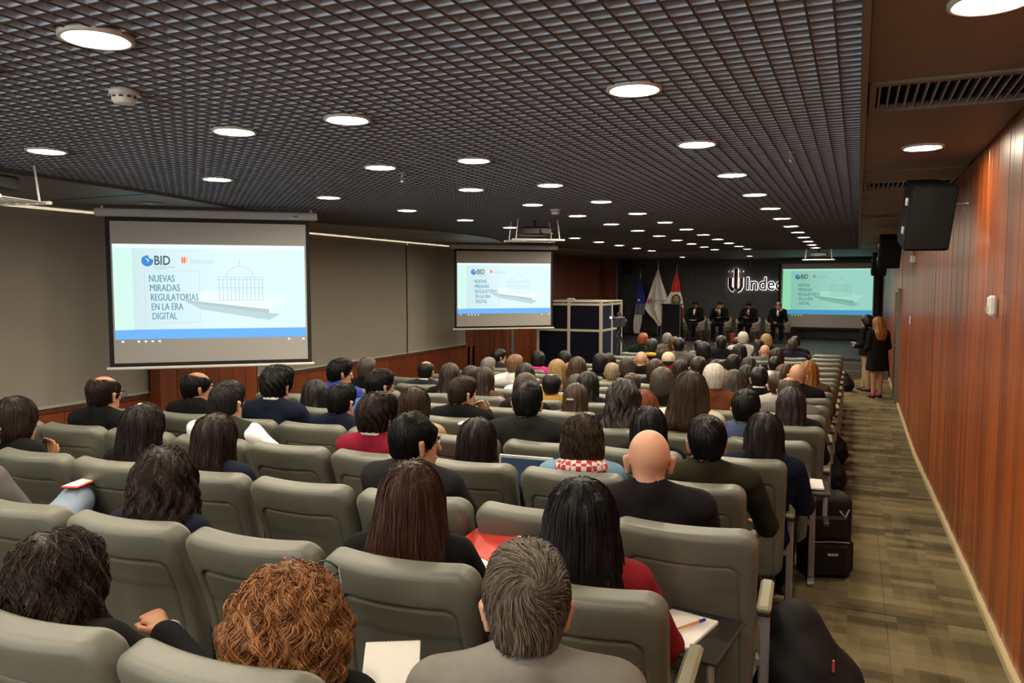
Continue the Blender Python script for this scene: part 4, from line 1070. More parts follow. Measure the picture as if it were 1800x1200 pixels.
def build_slide(parent, x0, x1, zt, zb, y, tn, t3, k=1.0):
    """the projected slide: thin flat layers on the fabric, facing -y"""
    W, H = x1 - x0, zt - zb
    key = tn
    if key not in TM:
        TM[key] = dict(bg=slide_bg('slide_page_' + tn, tint((.46, .60, .60), t3), tint((.58, .73, .80), t3), S * k), mint=em('slide_mint_' + tn, tint((.50, .80, .64), t3), S * k),
                       white=em('slide_white_' + tn, tint((.66, .82, .86), t3), S * k), blue=em('slide_blue_' + tn, tint((.13, .36, .82), t3), S * k), title=em('slide_title_' + tn, tint((.10, .24, .30), t3), S * k),
                       grey=em('slide_grey_' + tn, tint((.38, .46, .46), t3), S * k), dark=em('slide_dark_' + tn, tint((.08, .10, .12), t3), S * k), red=em('slide_red_' + tn, tint((.80, .14, .10), t3), S * k),
                       gold=em('slide_gold_' + tn, tint((.85, .48, .12), t3), S * k), globe=em('slide_globe_' + tn, tint((.05, .20, .52), t3), S * k), line=em('slide_line_' + tn, tint((.40, .53, .56), t3), S * k))
    T = TM[key]
    def P2(u, v): return (x0 + u * W, zt - v * H)
    def flat(name, poly, mat, lay):
        V = [(p[0], y - .0012 * lay, p[1]) for p in (P2(*q) for q in poly)]; n = len(V)
        V2 = [(a, b + .001, c) for a, b, c in V]
        return ob(name, mk(name, V + V2, [tuple(range(n)), tuple(range(n, 2 * n))[::-1]] + [(i, n + i, n + (i + 1) % n, (i + 1) % n) for i in range(n)]), mat, parent)
    R = lambda u0, v0, u1, v1: [(u0, v0), (u0, v1), (u1, v1), (u1, v0)]
    page = flat('slide_page', R(0, 0, 1, .985), T['bg'], 1)
    flat('slide_margin', R(0, .04, .095, .89), T['mint'], 2); flat('slide_toolbar', R(0, 0, 1, .042), T['white'], 2)
    flat('slide_band', R(.0, .885, 1, .985), T['blue'], 2)
    for u in (.03, .11, .145, .18, .215, .90, .98): flat('taskbar_icon', R(u, 1.0, u + .012, 1.018), T['white'], 2)
    # logos
    gl = [(.172 + .030 * math.cos(a) * (1 if not (.3 < a < 1.2) else .35), .172 + .030 * W / H * math.sin(-a)) for a in np.linspace(0, 2 * math.pi, 26)[:-1]]
    flat('globe_logo', gl, T['globe'], 3); flat('globe_cut', [(.158, .135), (.182, .165), (.170, .195), (.176, .172)], T['white'], 4)
    def text(name, s, u, v, hgt, mat, wid=None, off=0.0):
        me = cached(('txt', s, off), lambda: bold_mesh(s) if off < 0 else font_mesh(s, 1.0, off))
        bw = max(p.co.x for p in me.vertices) - min(p.co.x for p in me.vertices); bh = max(p.co.z for p in me.vertices)
        sz = hgt * H / bh; sx = (wid * W / bw) if wid else sz
        p = P2(u, v + hgt); ob(name, me, mat, parent, (p[0], y - .0098, p[1]), (0, 0, 0), (sx, .5, sz))
    text('logo_text', 'BID', .205, .118, .094, T['dark'], .080, .02)
    flat('logo_subtitle', R(.205, .232, .31, .240), T['grey'], 3); flat('logo_subtitle', R(.205, .250, .27, .257), T['grey'], 3)
    for i, (c, u) in enumerate(((T['red'], .345), (T['red'], .356), (T['gold'], .367))): flat('logo_bar', [(u, .125 + .012 * (i == 1)), (u, .185), (u + .004, .198), (u + .009, .185), (u + .009, .125 + .012 * (i != 1))], c, 3)
    text('logo_text', 'Indecopi', .388, .145, .05, T['line'], .118)
    # title box and lines
    for r in (R(.155, .275, .435, .278), R(.155, .815, .435, .818), R(.155, .275, .157, .818), R(.433, .275, .435, .818)): flat('title_box_edge', r, T['line'], 3)
    for i, (s, w) in enumerate((('NUEVAS', .130), ('MIRADAS', .152), ('REGULATORIAS', .243), ('EN LA ERA', .160), ('DIGITAL', .125))):
        text('title_line', s, .176 + .003 * i, .318 + .098 * i, .070, T['title'], w, -1)
    # tablet computer drawing with a domed building
    flat('tablet_shadow', [(.36, .60), (.44, .68), (.80, .80), (.86, .74), (.80, .72)], T['line'], 3)
    flat('tablet_side', [(.345, .575), (.38, .61), (.80, .728), (.80, .685)], T['grey'], 4); flat('tablet_side', [(.80, .685), (.80, .728), (.885, .59), (.885, .575)], T['white'], 4)
    flat('tablet_face', [(.345, .575), (.80, .685), (.885, .575), (.46, .47)], T['white'], 5)
    for u in np.linspace(.535, .765, 12): flat('building_column', R(u, .345 + .01 * math.sin(u * 60), u + .004, .585), T['line'], 6)
    for v0 in (.335, .36, .45, .58): flat('building_line', R(.525, v0, .775, v0 + .006), T['line'], 6)
    for a in np.linspace(0, math.pi, 12)[:-1]:
        b = a + math.pi / 11
        q = lambda t, r: (.648 - r * math.cos(t), .335 - r * 1.5 * math.sin(t))
        flat('dome_line', [q(a, .075), q(a, .071), q(b, .071), q(b, .075)], T['line'], 6)
    flat('flagpole_line', R(.646, .15, .649, .225), T['line'], 6)
def pull_screen(x, y, th, label):
    t = thing('projection_screen', label, 'screen', (x, y, 0), math.radians(th))
    ob('casing', MB().cbox(0, 2.26, -.05, .05, 2.345, 2.43, .012), M_cas, t)
    for xx in (.06, 2.18): ob('hanger', MB().box(xx, xx + .02, -.01, .01, 2.43, ZC - .032), M_white, t)
    ob('fabric', MB().box(.135, 2.13, -.002, .002, .79, 2.30), M_fab, t)
    bd = MB().box(.09, .135, -.003, .003, .745, 2.345).box(2.13, 2.172, -.003, .003, .745, 2.345).box(.135, 2.13, -.003, .003, .745, .79).box(.135, 2.13, -.003, .003, 2.30, 2.345)
    ob('border', bd, M_black, t)
    ob('bottom_bar', MB().tube([(.06, 0, .735), (2.2, 0, .735)], .017, 10), M_white, t)
    ob('wall_switch', MB().cbox(2.0, 2.05, -.056, -.05, 2.38, 2.39, .002), M_dark, t)
    build_slide(t, .152, 2.112, 2.06, 1.03, -.003, label[:1] + str(int(y)), (1, 1, 1), 1.0)
pull_screen(-7.32, 5.69, 40, 'large ceiling hung projection screen nearest the camera showing a blue-titled slide')
pull_screen(-7.44, 13.64, 40, 'farther ceiling hung projection screen with the slide, beside the blue booth')
t = thing('projection_screen', 'front projection screen with greenish slide covering part of the wall sign', 'screen', (0, 26.5, 0))
ob('casing', MB().cbox(-2.42, .64, -.06, .06, 2.30, 2.42, .01), M_front, t)
ob('fabric', MB().box(-2.27, .46, -.002, .002, .27, 2.30), M_fab, t)
ob('border', MB().box(-2.36, -2.27, -.003, .003, .2, 2.3).box(.46, .60, -.003, .003, .2, 2.3).box(-2.36, .60, -.003, .003, .2, .27), M_black, t)
build_slide(t, -2.22, .43, 2.13, .66, -.003, 'front', (.50, .80, .62), .8)

# ------------------------------------------------------------------ backlit wall sign
M_halo = em('sign_backlight', (1.0, .97, .90), 1.7)
t = thing('wall_sign', 'backlit dark wall sign with three-stroke emblem and the word Indecopi', 'sign', (-4.05, YF - .06, 1.36))
me = font_mesh('Indecopi', .60, 0.004, .90, .012); ob('letters', me, M_dark, t, (.62, -.05, .10))
me = font_mesh('Indecopi', .60, 0.020, .90, .004); ob('letter_halo', me, M_halo, t, (.62, .0, .10))
def stroke(name, pts, r, mat):
    ob(name, MB().tube([(a, -.04, b) for a, b in pts], r, 8), mat, t); ob('halo', MB().tube([(a, .02, b) for a, b in pts], r + .016, 8), M_halo, t)
stroke('emblem_stroke', [(.12, .50), (.12, .2), (.17, .12), (.24, .08)], .065, pm('sign_maroon', (.05, .008, .008), .4))
stroke('emblem_stroke', [(.30, .80), (.30, .2), (.30, .12)], .065, pm('sign_red', (.16, .012, .008), .4))
stroke('emblem_stroke', [(.48, .50), (.48, .2), (.42, .10), (.34, .06)], .06, pm('sign_brown', (.18, .08, .01), .4))
for xx in (.12, .48): stroke('emblem_dot', [(xx, .695), (xx, .73)], .05, M_dark)

# ------------------------------------------------------------------ flags
def flag(x, y, ztop, bands, label, emblem=None, wx=1.0):
    t = thing('flag_on_stand', label, 'flag', (x, y, STAGE_Z))
    H = ztop - STAGE_Z
    ob('pole', MB().tube([(0, 0, .04), (0, 0, H)], .014, 8), M_alu, t); ob('finial', MB().lathe([(.004, 0), (.022, .03), (.016, .06), (.004, .13)], 10, (0, 0, H)), M_alu, t)
    ob('base', MB().lathe([(.16, 0), (.16, .02), (.05, .05), (.02, .06)], 16), M_dark, t)
    for nm, mat, prof in bands:                       # prof: list of (z, xl, xr)
        n = 14; V, F = [], []
        for i, (z, a, b) in enumerate(prof):
            for j in range(n + 1):
                u = j / n; xx = a + (b - a) * u
                V.append((xx * wx, -.03 - .05 * (b - a) * math.sin(u * 15 + z * 1.7) - .02 * math.sin(u * 33), z))
        for i in range(len(prof) - 1):
            for j in range(n): F.append((i * (n + 1) + j, i * (n + 1) + j + 1, (i + 1) * (n + 1) + j + 1, (i + 1) * (n + 1) + j))
        m = len(V); V += [(p, q + .006, r) for p, q, r in V]; F += [tuple(k + m for k in f[::-1]) for f in F]
        ob(nm, mk(nm, V, F, True), mat, t)
    return t
M_fb = pm('flag_blue', (.025, .045, .42), .7, sheen=.2); M_fw = pm('flag_white', (.85, .84, .80), .7, sheen=.2); M_fr = pm('flag_red', (.62, .02, .015), .7, sheen=.2)
M_fl = pm('flag_paleblue', (.16, .20, .32), .7); M_fg = pm('flag_olive', (.20, .20, .04), .7)
f1 = flag(-6.79, 26.0, 2.0, [('blue_cloth', M_fb, [(1.95, -.02, .03), (1.6, -.10, .12), (1.3, -.12, .18), (1.1, -.13, .20)]),
                            ('pale_cloth', M_fl, [(1.1, -.13, .20), (.9, -.17, .18), (.72, -.18, .16)]), ('white_cloth', M_fw, [(.72, -.18, .08), (.5, -.22, .08), (.2, -.22, .02), (.08, -.18, .0)])],
          'blue and white flag leftmost of three on the stage')
ob('star', MB().lathe([(.05, 0), (.05, .006)], 5).xf(Matrix.Translation((-.02, -.10, 1.22)) @ Matrix.Rotation(math.pi / 2, 4, 'X')), M_fw, f1)
f2 = flag(-6.18, 26.0, 2.34, [('white_cloth', M_fw, [(2.25, -.02, .03), (1.9, -.14, .13), (1.5, -.27, .27), (1.15, -.38, .38), (.95, -.44, .36), (.75, -.30, .30), (.55, -.1, .22), (.35, .02, .10)])],
          'white flag with small red emblem, middle of three on the stage')
for i, c in enumerate((.0, .05, .10)): ob('emblem_bar', MB().cbox(-.30 + c, -.265 + c, -.13, -.12, 1.14, 1.30 - .03 * (i != 1), .003), M_fr, f2)
ob('emblem_text', font_mesh('Indecopi', .13, 0, 1, .004), pm('flag_text_grey', (.30, .26, .22), .7), f2, (-.13, -.135, 1.18))
f3 = flag(-5.55, 26.0, 2.2, [('red_cloth', M_fr, [(2.12, -.04, .05), (1.8, -.13, .12), (1.5, -.19, .14)]), ('white_cloth', M_fw, [(1.5, -.19, .14), (1.3, -.30, .20), (1.1, -.34, .24), (.98, -.22, .26)]),
                            ('red_cloth', M_fr, [(.98, .02, .26), (.7, .06, .24), (.3, .08, .2), (.12, .10, .16)])], 'red and white flag with a wreathed crest, rightmost of three on stage')
ob('crest_wreath', MB().tube([(.02 + .13 * math.cos(a), -.13, 1.25 + .15 * math.sin(a)) for a in np.linspace(0, 2 * math.pi, 17)], .028, 6, False), pm('crest_green', (.03, .09, .02), .7), f3)
ob('crest_shield', MB().cbox(-.05, .09, -.15, -.13, 1.17, 1.33, .01), pm('crest_gold', (.45, .22, .05), .7), f3)
# ------------------------------------------------------------------ podium
t = thing('podium', 'black lectern with slim grey side frame beside the flags', 'podium', (-5.29, 24.0, STAGE_Z))
ob('front_panel', MB().cbox(-.27, .27, -.02, .02, .12, 1.12, .006), M_black, t)
ob('side_panel', MB().cbox(-.27, -.25, .02, .38, .0, 1.10, .004), M_black, t); ob('side_panel', MB().cbox(.25, .27, .02, .38, .0, 1.10, .004), M_black, t)
for xx in (-.30, .285): ob('frame_post', MB().cbox(xx, xx + .018, -.03, -.012, 0, 1.15, .003), M_alu, t)
ob('top', MB().cbox(-.31, .31, -.05, .42, 1.12, 1.15, .008), M_dark, t)
ob('base', MB().cbox(-.3, .3, -.04, .4, 0, .04, .006), M_dark, t)

# ------------------------------------------------------------------ interpreter booth, tv camera
t = thing('interpreter_booth', 'interpreter booth of dark blue panels in a grey aluminium frame', 'booth', (-4.91, 15.6, zf(15.6)))
M_panel = pm('booth_panel', (.0022, .0026, .008), .85, spec=.15, var=.2, vs=(20, 20, 20)); M_panel2 = pm('booth_panel_side', (.005, .008, .035), .85, spec=.2)
M_frame = pm('booth_frame', (.42, .39, .32), .45, metal=.2)
BH = 1.76; BW = 1.42; BD = 1.5
for xx in (-BW, -BW / 2, 0): ob('front_post', MB().cbox(xx - .03, xx + .03, -.03, .03, 0, BH, .005), M_frame, t)
for yy in (BD / 2, BD): ob('side_post', MB().cbox(-.03, .03, yy - .03, yy + .03, 0, BH, .005), M_frame, t)
ob('back_post', MB().cbox(-BW - .03, -BW + .03, BD - .03, BD + .03, 0, BH, .005), M_frame, t)
for zz in (.05, 1.14, BH - .07):
    ob('front_rail', MB().cbox(-BW, 0, -.025, .025, zz, zz + (.05 if zz < 1.8 else .07), .005), M_frame, t); ob('side_rail', MB().cbox(-.025, .025, 0, BD, zz, zz + (.05 if zz < 1.8 else .07), .005), M_frame, t)
for a in (-BW, -BW / 2):
    for z0, z1 in ((.1, 1.14), (1.19, BH - .07)): ob('front_panel', MB().cbox(a + .03, a + BW / 2 - .03, -.008, .008, z0, z1, .003), M_panel, t)
for a in (0, BD / 2):
    for z0, z1 in ((.1, 1.14), (1.19, BH - .07)):
        if a and z0 > 1: continue
        ob('side_panel', MB().cbox(-.008, .008, a + .03, a + BD / 2 - .03, z0, z1, .003), M_panel2, t)
ob('back_panel', MB().cbox(-BW, 0, BD, BD + .02, 0, BH, .003), M_panel, t); ob('left_panel', MB().cbox(-BW - .01, -BW + .01, .03, BD, 0, BH, .003), M_panel, t)
ob('roof', MB().cbox(-BW - .03, .03, -.03, BD + .03, BH, BH + .03, .005), M_frame, t)
t = thing('crumpled_cloth', 'small pale crumpled cloth on the booth roof', 'cloth', (-5.65, 15.8, zf(15.6) + BH + .03))
f_ = Field((-.15, -.1, -.01), (.15, .1, .12), .012)
for a in range(7): f_.el((rng.uniform(-.08, .08), rng.uniform(-.04, .04), .015 + rng.uniform(0, .03)), (.04, .02, .02), .01)
f_.below(0); ob('fold', f_.mesh('fold'), CLOTHM['cream'], t)
t = thing('video_camera', 'black video camera on a tripod beside the blue booth', 'camera', (-4.28, 14.8, zf(14.8)))
for a in (0.3, 2.4, 4.5): ob('tripod_leg', MB().tube([(0, 0, 1.22), (.36 * math.cos(a), .36 * math.sin(a), .02)], .018, 6), M_dark, t)
ob('tripod_head', MB().lathe([(.03, 1.15), (.05, 1.2), (.05, 1.27), (.03, 1.3)], 12), M_dark, t)
ob('pan_handle', MB().tube([(0, -.02, 1.26), (.05, -.38, 1.12)], .012, 6), M_dark, t)
cb = ob('camera_body', MB().cbox(-.07, .07, -.18, .2, 1.3, 1.5, .015), M_dark, t); ob('lens_barrel', MB().tube([(0, .2, 1.4), (0, .40, 1.4)], .05, 14), M_dark, cb)
ob('viewfinder', MB().cbox(-.13, -.06, -.25, -.12, 1.46, 1.53, .008), M_dark, cb); ob('viewfinder_glow', MB().box(-.12, -.07, -.2525, -.2505, 1.475, 1.515), em('viewfinder_screen', (.9, .95, 1), 2), cb)
ob('carry_handle', MB().tube([(0, -.12, 1.5), (0, -.1, 1.58), (0, .1, 1.58), (0, .14, 1.5)], .013, 6), M_dark, cb)

# ------------------------------------------------------------------ armchairs for the panel
M_chair = pm('tub_fabric', (.24, .22, .18), .85, var=.08, vs=(20, 20, 20)); M_leg = pm('chair_leg_wood', (.16, .09, .03), .5)
f_ = Field((-.42, -.42, .1), (.42, .42, .88), .02)
def tub(x, y, z):
    r = np.sqrt((x / .36) ** 2 + ((y + .02) / .35) ** 2)
    ring = np.abs(r - .93) * .35 - .035
    top = .66 + .12 * np.clip(-y / .3, -1, 1)
    d = np.maximum(np.maximum(ring, z - top), .30 - z)
    d = np.maximum(d, y - .26)
    seat_ = np.maximum(np.maximum((r - .92) * .35, np.abs(z - .36) - .07), y - .33)
    return np.minimum(d, seat_)
f_.fn(tub); tubm = f_.mesh('tub')
def armchair(x, y, rz, label):
    t = thing('armchair', label, 'armchair', (x, y, STAGE_Z), rz, 'tub armchairs on the stage')
    ob('tub', tubm, M_chair, t); ob('seat_cushion', MB().cbox(-.26, .26, -.22, .30, .42, .46, .02), M_chair, t)
    for sx in (-1, 1):
        for sy in (-1, 1): ob('leg', MB().tube([(sx * .22, sy * .2, .31), (sx * .27, sy * .25, 0)], [.02, .012], 8), M_leg, t)
# ------------------------------------------------------------------ the four panellists
def suit_front(o, tie):
    f = Field((-.12, -.1, .66), (.12, .12, 1.04), .009); f.el((0, -.035, .86), (.055, .092, .13), .01); ob('shirt_front', cached('sf', lambda: f.mesh('shirt_front')), CLOTHM['white'], o)
    if tie: ob('necktie', cached('tie', lambda: MB().tube([(0, .035, .965), (0, .062, .86), (0, .058, .75)], [.012, .022, .016], 8).mesh('necktie', True)), CLOTHM[tie], o)
sh = .18
chin_l = [(.195, -.115, .95), (.24, .08, .72), (.10, .16, .93), (.03, .11, 1.03), (0, -1, 0)]
hands = [[(-.195, -.115, .95), (-.26, .02, .70), (-.09, .22, .74), (.02, .26, .75)], [(.195, -.115, .95), (.26, .02, .70), (.09, .22, .76), (-.02, .26, .78)]]
PANEL = [(-4.70, 'L', [lap_arm(-1), lap_arm(1)], 'panellist in dark suit with papers on his lap, beside the lectern', 'short', 'black', None, 3, 1),
         (-3.93, 'S', [hands[0], chin_l], 'panellist in dark suit holding a hand to his mouth', 'short', 'darkbrown', 'burgundy', 1, 0),
         (-3.06, 'D', hands, 'panellist in dark suit and tie with clasped hands, third from the lectern', 'short', 'black', 'navy', 2, 0),
         (-2.19, 'S', [chin_l[:0] or [(-.195, -.115, .95), (-.24, .08, .72), (-.12, .12, .95), (-.08, .05, 1.06), (0, -1, 0)], lap_arm(1)], 'bald panellist touching his face beside the front screen', 'balding', 'darkbrown', None, 1, 0)]
for x, pose, arms, lab, hair, hc, tie, sk, cr in PANEL:
    armchair(x, 24.75, math.pi, lab.replace('panellist', 'pale tub armchair under the panellist', 1) if 0 else 'pale tub armchair, %s from the lectern on stage' % ORD[[p[0] for p in PANEL].index(x)])
    o = person(x, 24.72, STAGE_Z, .99, math.pi + math.radians(rng.uniform(-12, 12)), pose, 'M', hair, hc, 'black', lab, sk, (), body_mesh('M', pose, arms, .012, bool(cr)), top_mesh('M', arms), trouser_mesh('M', bool(cr)), group='panellists on the stage')
    suit_front(o, tie)
t = thing('paper_sheets', 'white sheets on the lap of the panellist by the lectern', 'paper', (-4.70, 24.38, STAGE_Z + .64))
ob('sheet', MB().cbox(-.15, .12, -.1, .1, 0, .008, .002), CLOTHM['white'], t)
t = thing('side_table', 'small round dark table between the stage armchairs', 'table', (-3.5, 24.3, STAGE_Z))
ob('table_top', MB().lathe([(.2, .42), (.2, .44)], 20), M_dark, t); ob('stem', MB().tube([(0, 0, .02), (0, 0, .42)], .02, 8), M_dark, t); ob('foot', MB().lathe([(.15, 0), (.15, .02)], 18), M_dark, t)
t = thing('red_canister', 'bright orange-red canister standing before the stage chairs', 'container', (-3.42, 24.05, STAGE_Z)); ob('body', MB().lathe([(.06, 0), (.075, .02), (.075, .26), (.06, .28)], 16), pm('orange_red', (.5, .05, .01), .5), t)

# ------------------------------------------------------------------ two women standing in the aisle
def stand_mesh(lg=0, h=.012):
    F = Field((-.32, -.22, -.01), (.32, .34, 1.66), h)
    F.el((0, 0, .88), (.155, .115, .12), .04); F.el((0, 0, 1.05), (.12, .09, .13), .05); F.el((0, 0, 1.2), (.14, .1, .13), .05); F.rc((-.12, 0, 1.31), (.12, 0, 1.31), .05, .05, .04)
    for sx in (-1, 1):
        st_ = .07 * sx * lg
        F.rc((sx * .08, 0, .84), (sx * .08, st_, .46), .085, .055, .03); F.rc((sx * .08, st_, .46), (sx * .08, st_ * 1.6, .09), .052, .034, .02); F.rc((sx * .08, st_ * 1.6 - .01, .05), (sx * .085, st_ * 1.6 + .13, .025), .034, .024, .02)
    arms = [[(-.165, 0, 1.30), (-.21, -.01, 1.03), (-.16, .17, .95), (-.10, .25, .97)], [(.165, 0, 1.30), (.21, -.01, 1.03), (.16, .15, .92), (.12, .23, .93)]]
    limbs(F, arms, 0)
    for i, A in enumerate(arms): hand(F, A[2], A[3], side=-1 if i == 0 else 1)
    HM = head_mat((0, 12), 'F', (0, .03, 1.49)); add_head(F, HM, (0, -.01, 1.33)); return F.mesh('person'), HM, arms
def coat_mesh(arms, hem):
    F = Field((-.36, -.26, hem - .05), (.36, .30, 1.45), .013)
    F.el((0, 0, 1.2), (.16, .12, .15), .05); F.rc((-.125, 0, 1.31), (.125, 0, 1.31), .064, .064, .04)
    for a in range(5): F.rc((-.07 + .035 * a, 0, 1.15), (-.11 + .055 * a, 0, hem), .10, .125, .05)
    limbs(F, arms, .018, .92); F.below(hem); F.rc((0, -.01, 1.38), (0, .02, 1.45), .06, .07, .01, 's')
    F.disp(lambda x, y, z: .005 * np.sin(40 * x + 8 * z) * np.clip((1.1 - z) * 2, 0, 1)); return F.mesh('coat')
for (x, y, rz, hair, hc, hem, lab, lg, sc) in ((.38, 16.0, math.radians(28), 'longflow', 'orange', .56, 'standing woman in long black coat with orange hair and bare legs', .15, .945), (.21, 17.0, math.radians(62), 'bob', 'black', .78, 'standing woman in black with beige trousers holding papers by the stage steps', .8, .945)):
    bm_, HM, arms = stand_mesh(lg)
    o = tag(ob('person', bm_, SKIN[1], None, (x, y, zf(y)), (0, 0, rz), sc), lab, 'person', 'women standing in the aisle')
    ob('coat', coat_mesh(arms, hem), CLOTHM['black'], o)
    hh = ob('hair', hair_field(hair).mesh('hair'), HAIRM[hc], o); hh.matrix_local = HM
    add_eyes(o, HM)
    if lg > .5:
        F = Field((-.2, -.3, .05), (.2, .3, 1.0), .013)
        for sx in (-1, 1):
            st_ = .07 * sx * lg; F.rc((sx * .08, 0, .84), (sx * .08, st_, .46), .10, .075, .03); F.rc((sx * .08, st_, .46), (sx * .08, st_ * 1.6, .10), .072, .06, .02)
        ob('trousers', F.mesh('trousers'), CLOTHM['tan'], o)
    for sx in (-1, 1):
        st_ = .07 * sx * lg * 1.6
        F = Field((sx * .085 - .06, st_ - .07, -.01), (sx * .085 + .06, st_ + .18, .12), .009)
        F.rc((sx * .08, st_ - .01, .05), (sx * .085, st_ + .13, .028), .042, .032, .02); F.below(.001); F.rc((sx * .08, st_ + .02, .11), (sx * .08, st_ + .05, .09), .035, .035, .005, 's')
        ob('shoe', F.mesh('shoe'), M_shoe, o)
        if lg < .5: ob('sock', MB().tube([(sx * .08, st_, .06), (sx * .08, st_, .125)], .042, 12), CLOTHM['pink'], o)
t = thing('paper_sheets', 'small white papers in the hand of the woman by the steps', 'paper', (-.02, 17.14, zf(18) + .92), 1.0)
ob('sheet', MB().cbox(-.08, .08, -.055, .055, 0, .01, .002).xf(Matrix.Rotation(.7, 4, 'Y')), CLOTHM['white'], t)

# ------------------------------------------------------------------ loudspeakers on the walls
spk = Field((-.2, -.2, -.3), (.2, .2, .3), .012)
def spk_sdf(x, y, z):
    w = .165 - .045 * np.clip((y + .14) / .3, 0, 1)
    q = rr(x * .165 / w, z, .165, .25, .02); return np.maximum(q, np.abs(y) - .15)
spk.fn(spk_sdf); spkm = spk.mesh('cabinet', False)
M_spk = pm('speaker_black', (.006, .0065, .0065), .9, spec=.15, var=.2)
M_spg = pm('speaker_grille', (.007, .0075, .007), .8, spec=.2, bump=.4, bs=700)
def speaker(x, y, z, rz, rx, wallx, s, label):
    t = thing('loudspeaker', label, 'speaker', (x, y, z), rz, 'black loudspeakers on wall brackets'); t.rotation_euler = (rx, 0, rz); t.scale = (s,) * 3
    ob('cabinet', spkm, M_spk, t)
    ob('grille', MB().cbox(-.155, .155, -.165, -.150, -.235, .235, .008), M_spg, t)
    for zz in (-.10, .12): ob('edge_clip', MB().cbox(-.172, -.160, -.10, -.06, zz - .03, zz + .03, .004), M_steel, t)
    b = ob('bracket', MB().tube([(0, .14, .05), (.04, .20, .06)], .02, 8).cbox(-.08, .08, .14, .155, -.02, .12, .004), M_dark, t)
    return t
def wall_arm(x0, y0, z0, t_, label=None):
    inv = (Matrix.Translation(t_.location) @ t_.rotation_euler.to_matrix().to_4x4() @ Matrix.Scale(t_.scale[0], 4)).inverted()
    a = inv @ Vector((XR - .002, y0 + .1, z0)); c = Vector((0, .15, .05))
    ob('wall_arm', MB().tube([tuple(c), tuple(a)], .014, 8), M_alu, t_)
for x, y, z, rz, lab in ((.42, 6.35, 2.13, 0.28, 'large black loudspeaker on the right wall nearest the camera'), (.40, 13.0, 2.13, .2, 'middle black loudspeaker on the right wall'), (.40, 19.0, 2.08, .2, 'farthest black loudspeaker on the right wall near the screen')):
    t = speaker(x, y, z, rz, .30, XR, .93, lab); wall_arm(x, y, z + .08, t)
t = speaker(-7.05, 25.2, 2.2, .3, .2, -7.5, .9, 'black loudspeaker high at the left of the stage flags')
ob('ceiling_arm', MB().tube([(0, .15, .05), (0, .18, .34)], .016, 8), M_dark, t)

# ------------------------------------------------------------------ projectors hung in white cages
def projector(x, y, rz, label, s=1.0):
    t = thing('ceiling_projector', label, 'projector', (x, y, ZC), rz, 'caged ceiling projectors'); t.scale = (s,) * 3
    b = ob('projector_body', MB().cbox(-.20, .20, -.16, .16, -.20, -.09, .02), M_dark, t); ob('lens_barrel', MB().tube([(.08, -.16, -.145), (.08, -.2, -.145)], .035, 14), M_dark, b)
    ob('mount_pole', MB().tube([(0, 0, -.09), (0, 0, 0)], .025, 10), M_dark, t)
    for sx in (-.3, .3):
        for sy in (-.2, .2): ob('cage_rod', MB().tube([(sx, sy, -.26), (sx * .9, sy, 0)], .008, 6), M_white, t)
    for sy in (-.24, .24): ob('cage_rail', MB().cbox(-.36, .36, sy - .015, sy + .015, -.28, -.255, .004), M_white, t)
    for i in range(9): ob('cage_slat', MB().cbox(-.345 + .08 * i, -.305 + .08 * i, -.225, .225, -.272, -.262, .003), M_cas, t)
    return t
projector(-5.66, 3.5, .3, 'caged projector cut off by the left edge of the ceiling view')
projector(-4.02, 9.75, .65, 'caged projector hanging just before the farther left screen')
projector(-.88, 20.1, 0, 'caged projector hanging before the front screen')
# ------------------------------------------------------------------ ceiling and wall bits
def smoke(x, y, label):
    t = thing('smoke_detector', label, 'detector', (x, y, ZC), 0, 'white smoke detectors')
    ob('base', MB().lathe([(.062, 0), (.062, -.02), (.058, -.024)], 24).mesh('base', True), M_white, t); ob('chamber', MB().lathe([(.052, -.024), (.052, -.042), (.044, -.058), (.02, -.062)], 24).mesh('chamber', True), M_white, t)
    for a in range(10): ob('vent_slot', MB().box(-.008, .008, -.0535, -.050, -.038, -.03).xf(Matrix.Rotation(a * .628, 4, 'Z')), M_dark, t)
smoke(-3.0, 2.5, 'white smoke detector between the nearest left downlights'); smoke(-3.18, 8.35, 'white smoke detector before the farther left projector')
def sprinkler(x, y, label):
    t = thing('sprinkler_head', label, 'sprinkler', (x, y, ZC), 0, 'brass sprinkler heads')
    ob('escutcheon', MB().lathe([(.035, 0), (.033, -.006), (.012, -.01)], 16), M_alu, t); ob('stem', MB().tube([(0, 0, -.005), (0, 0, -.03)], .008, 8), M_alu, t)
    for sx in (-1, 1): ob('frame_arm', MB().tube([(sx * .004, 0, -.03), (sx * .014, 0, -.045), (0, 0, -.065)], .003, 6), M_alu, t)
    ob('deflector', MB().lathe([(.018, -.065), (.018, -.068)], 12), M_alu, t)
sprinkler(-3.25, 5.2, 'small sprinkler head among the left ceiling downlights'); sprinkler(-.42, 5.4, 'small sprinkler head in the grid near the right soffit')
t = thing('ceiling_speaker', 'flat round ceiling loudspeaker in the soffit above the nearer screen', 'speaker', (-6.6, 5.75, ZC - .031)); ob('rim', MB().lathe([(.13, 0), (.13, -.008), (.11, -.012)], 24), M_ceil, t); ob('mesh_disc', MB().lathe([(.108, -.006), (.02, -.014)], 24), M_cas, t)
t = thing('motion_sensor', 'white rounded wall sensor on the right wood wall', 'sensor', (XR, 5.04, 1.455)); ob('body', MB().cbox(-.045, 0, -.03, .03, 0, .115, .014), M_white, t); ob('window', MB().cbox(-.048, -.044, -.02, .02, .02, .055, .002), M_cas, t)
t = thing('wall_switch', 'small white switch plate on the right wall near the door', 'switch', (XR, 12.5, 1.06)); ob('plate', MB().cbox(-.012, 0, -.045, .045, 0, .12, .004), M_white, t); ob('rocker', MB().cbox(-.018, -.010, -.02, .02, .03, .09, .002), M_cas, t)
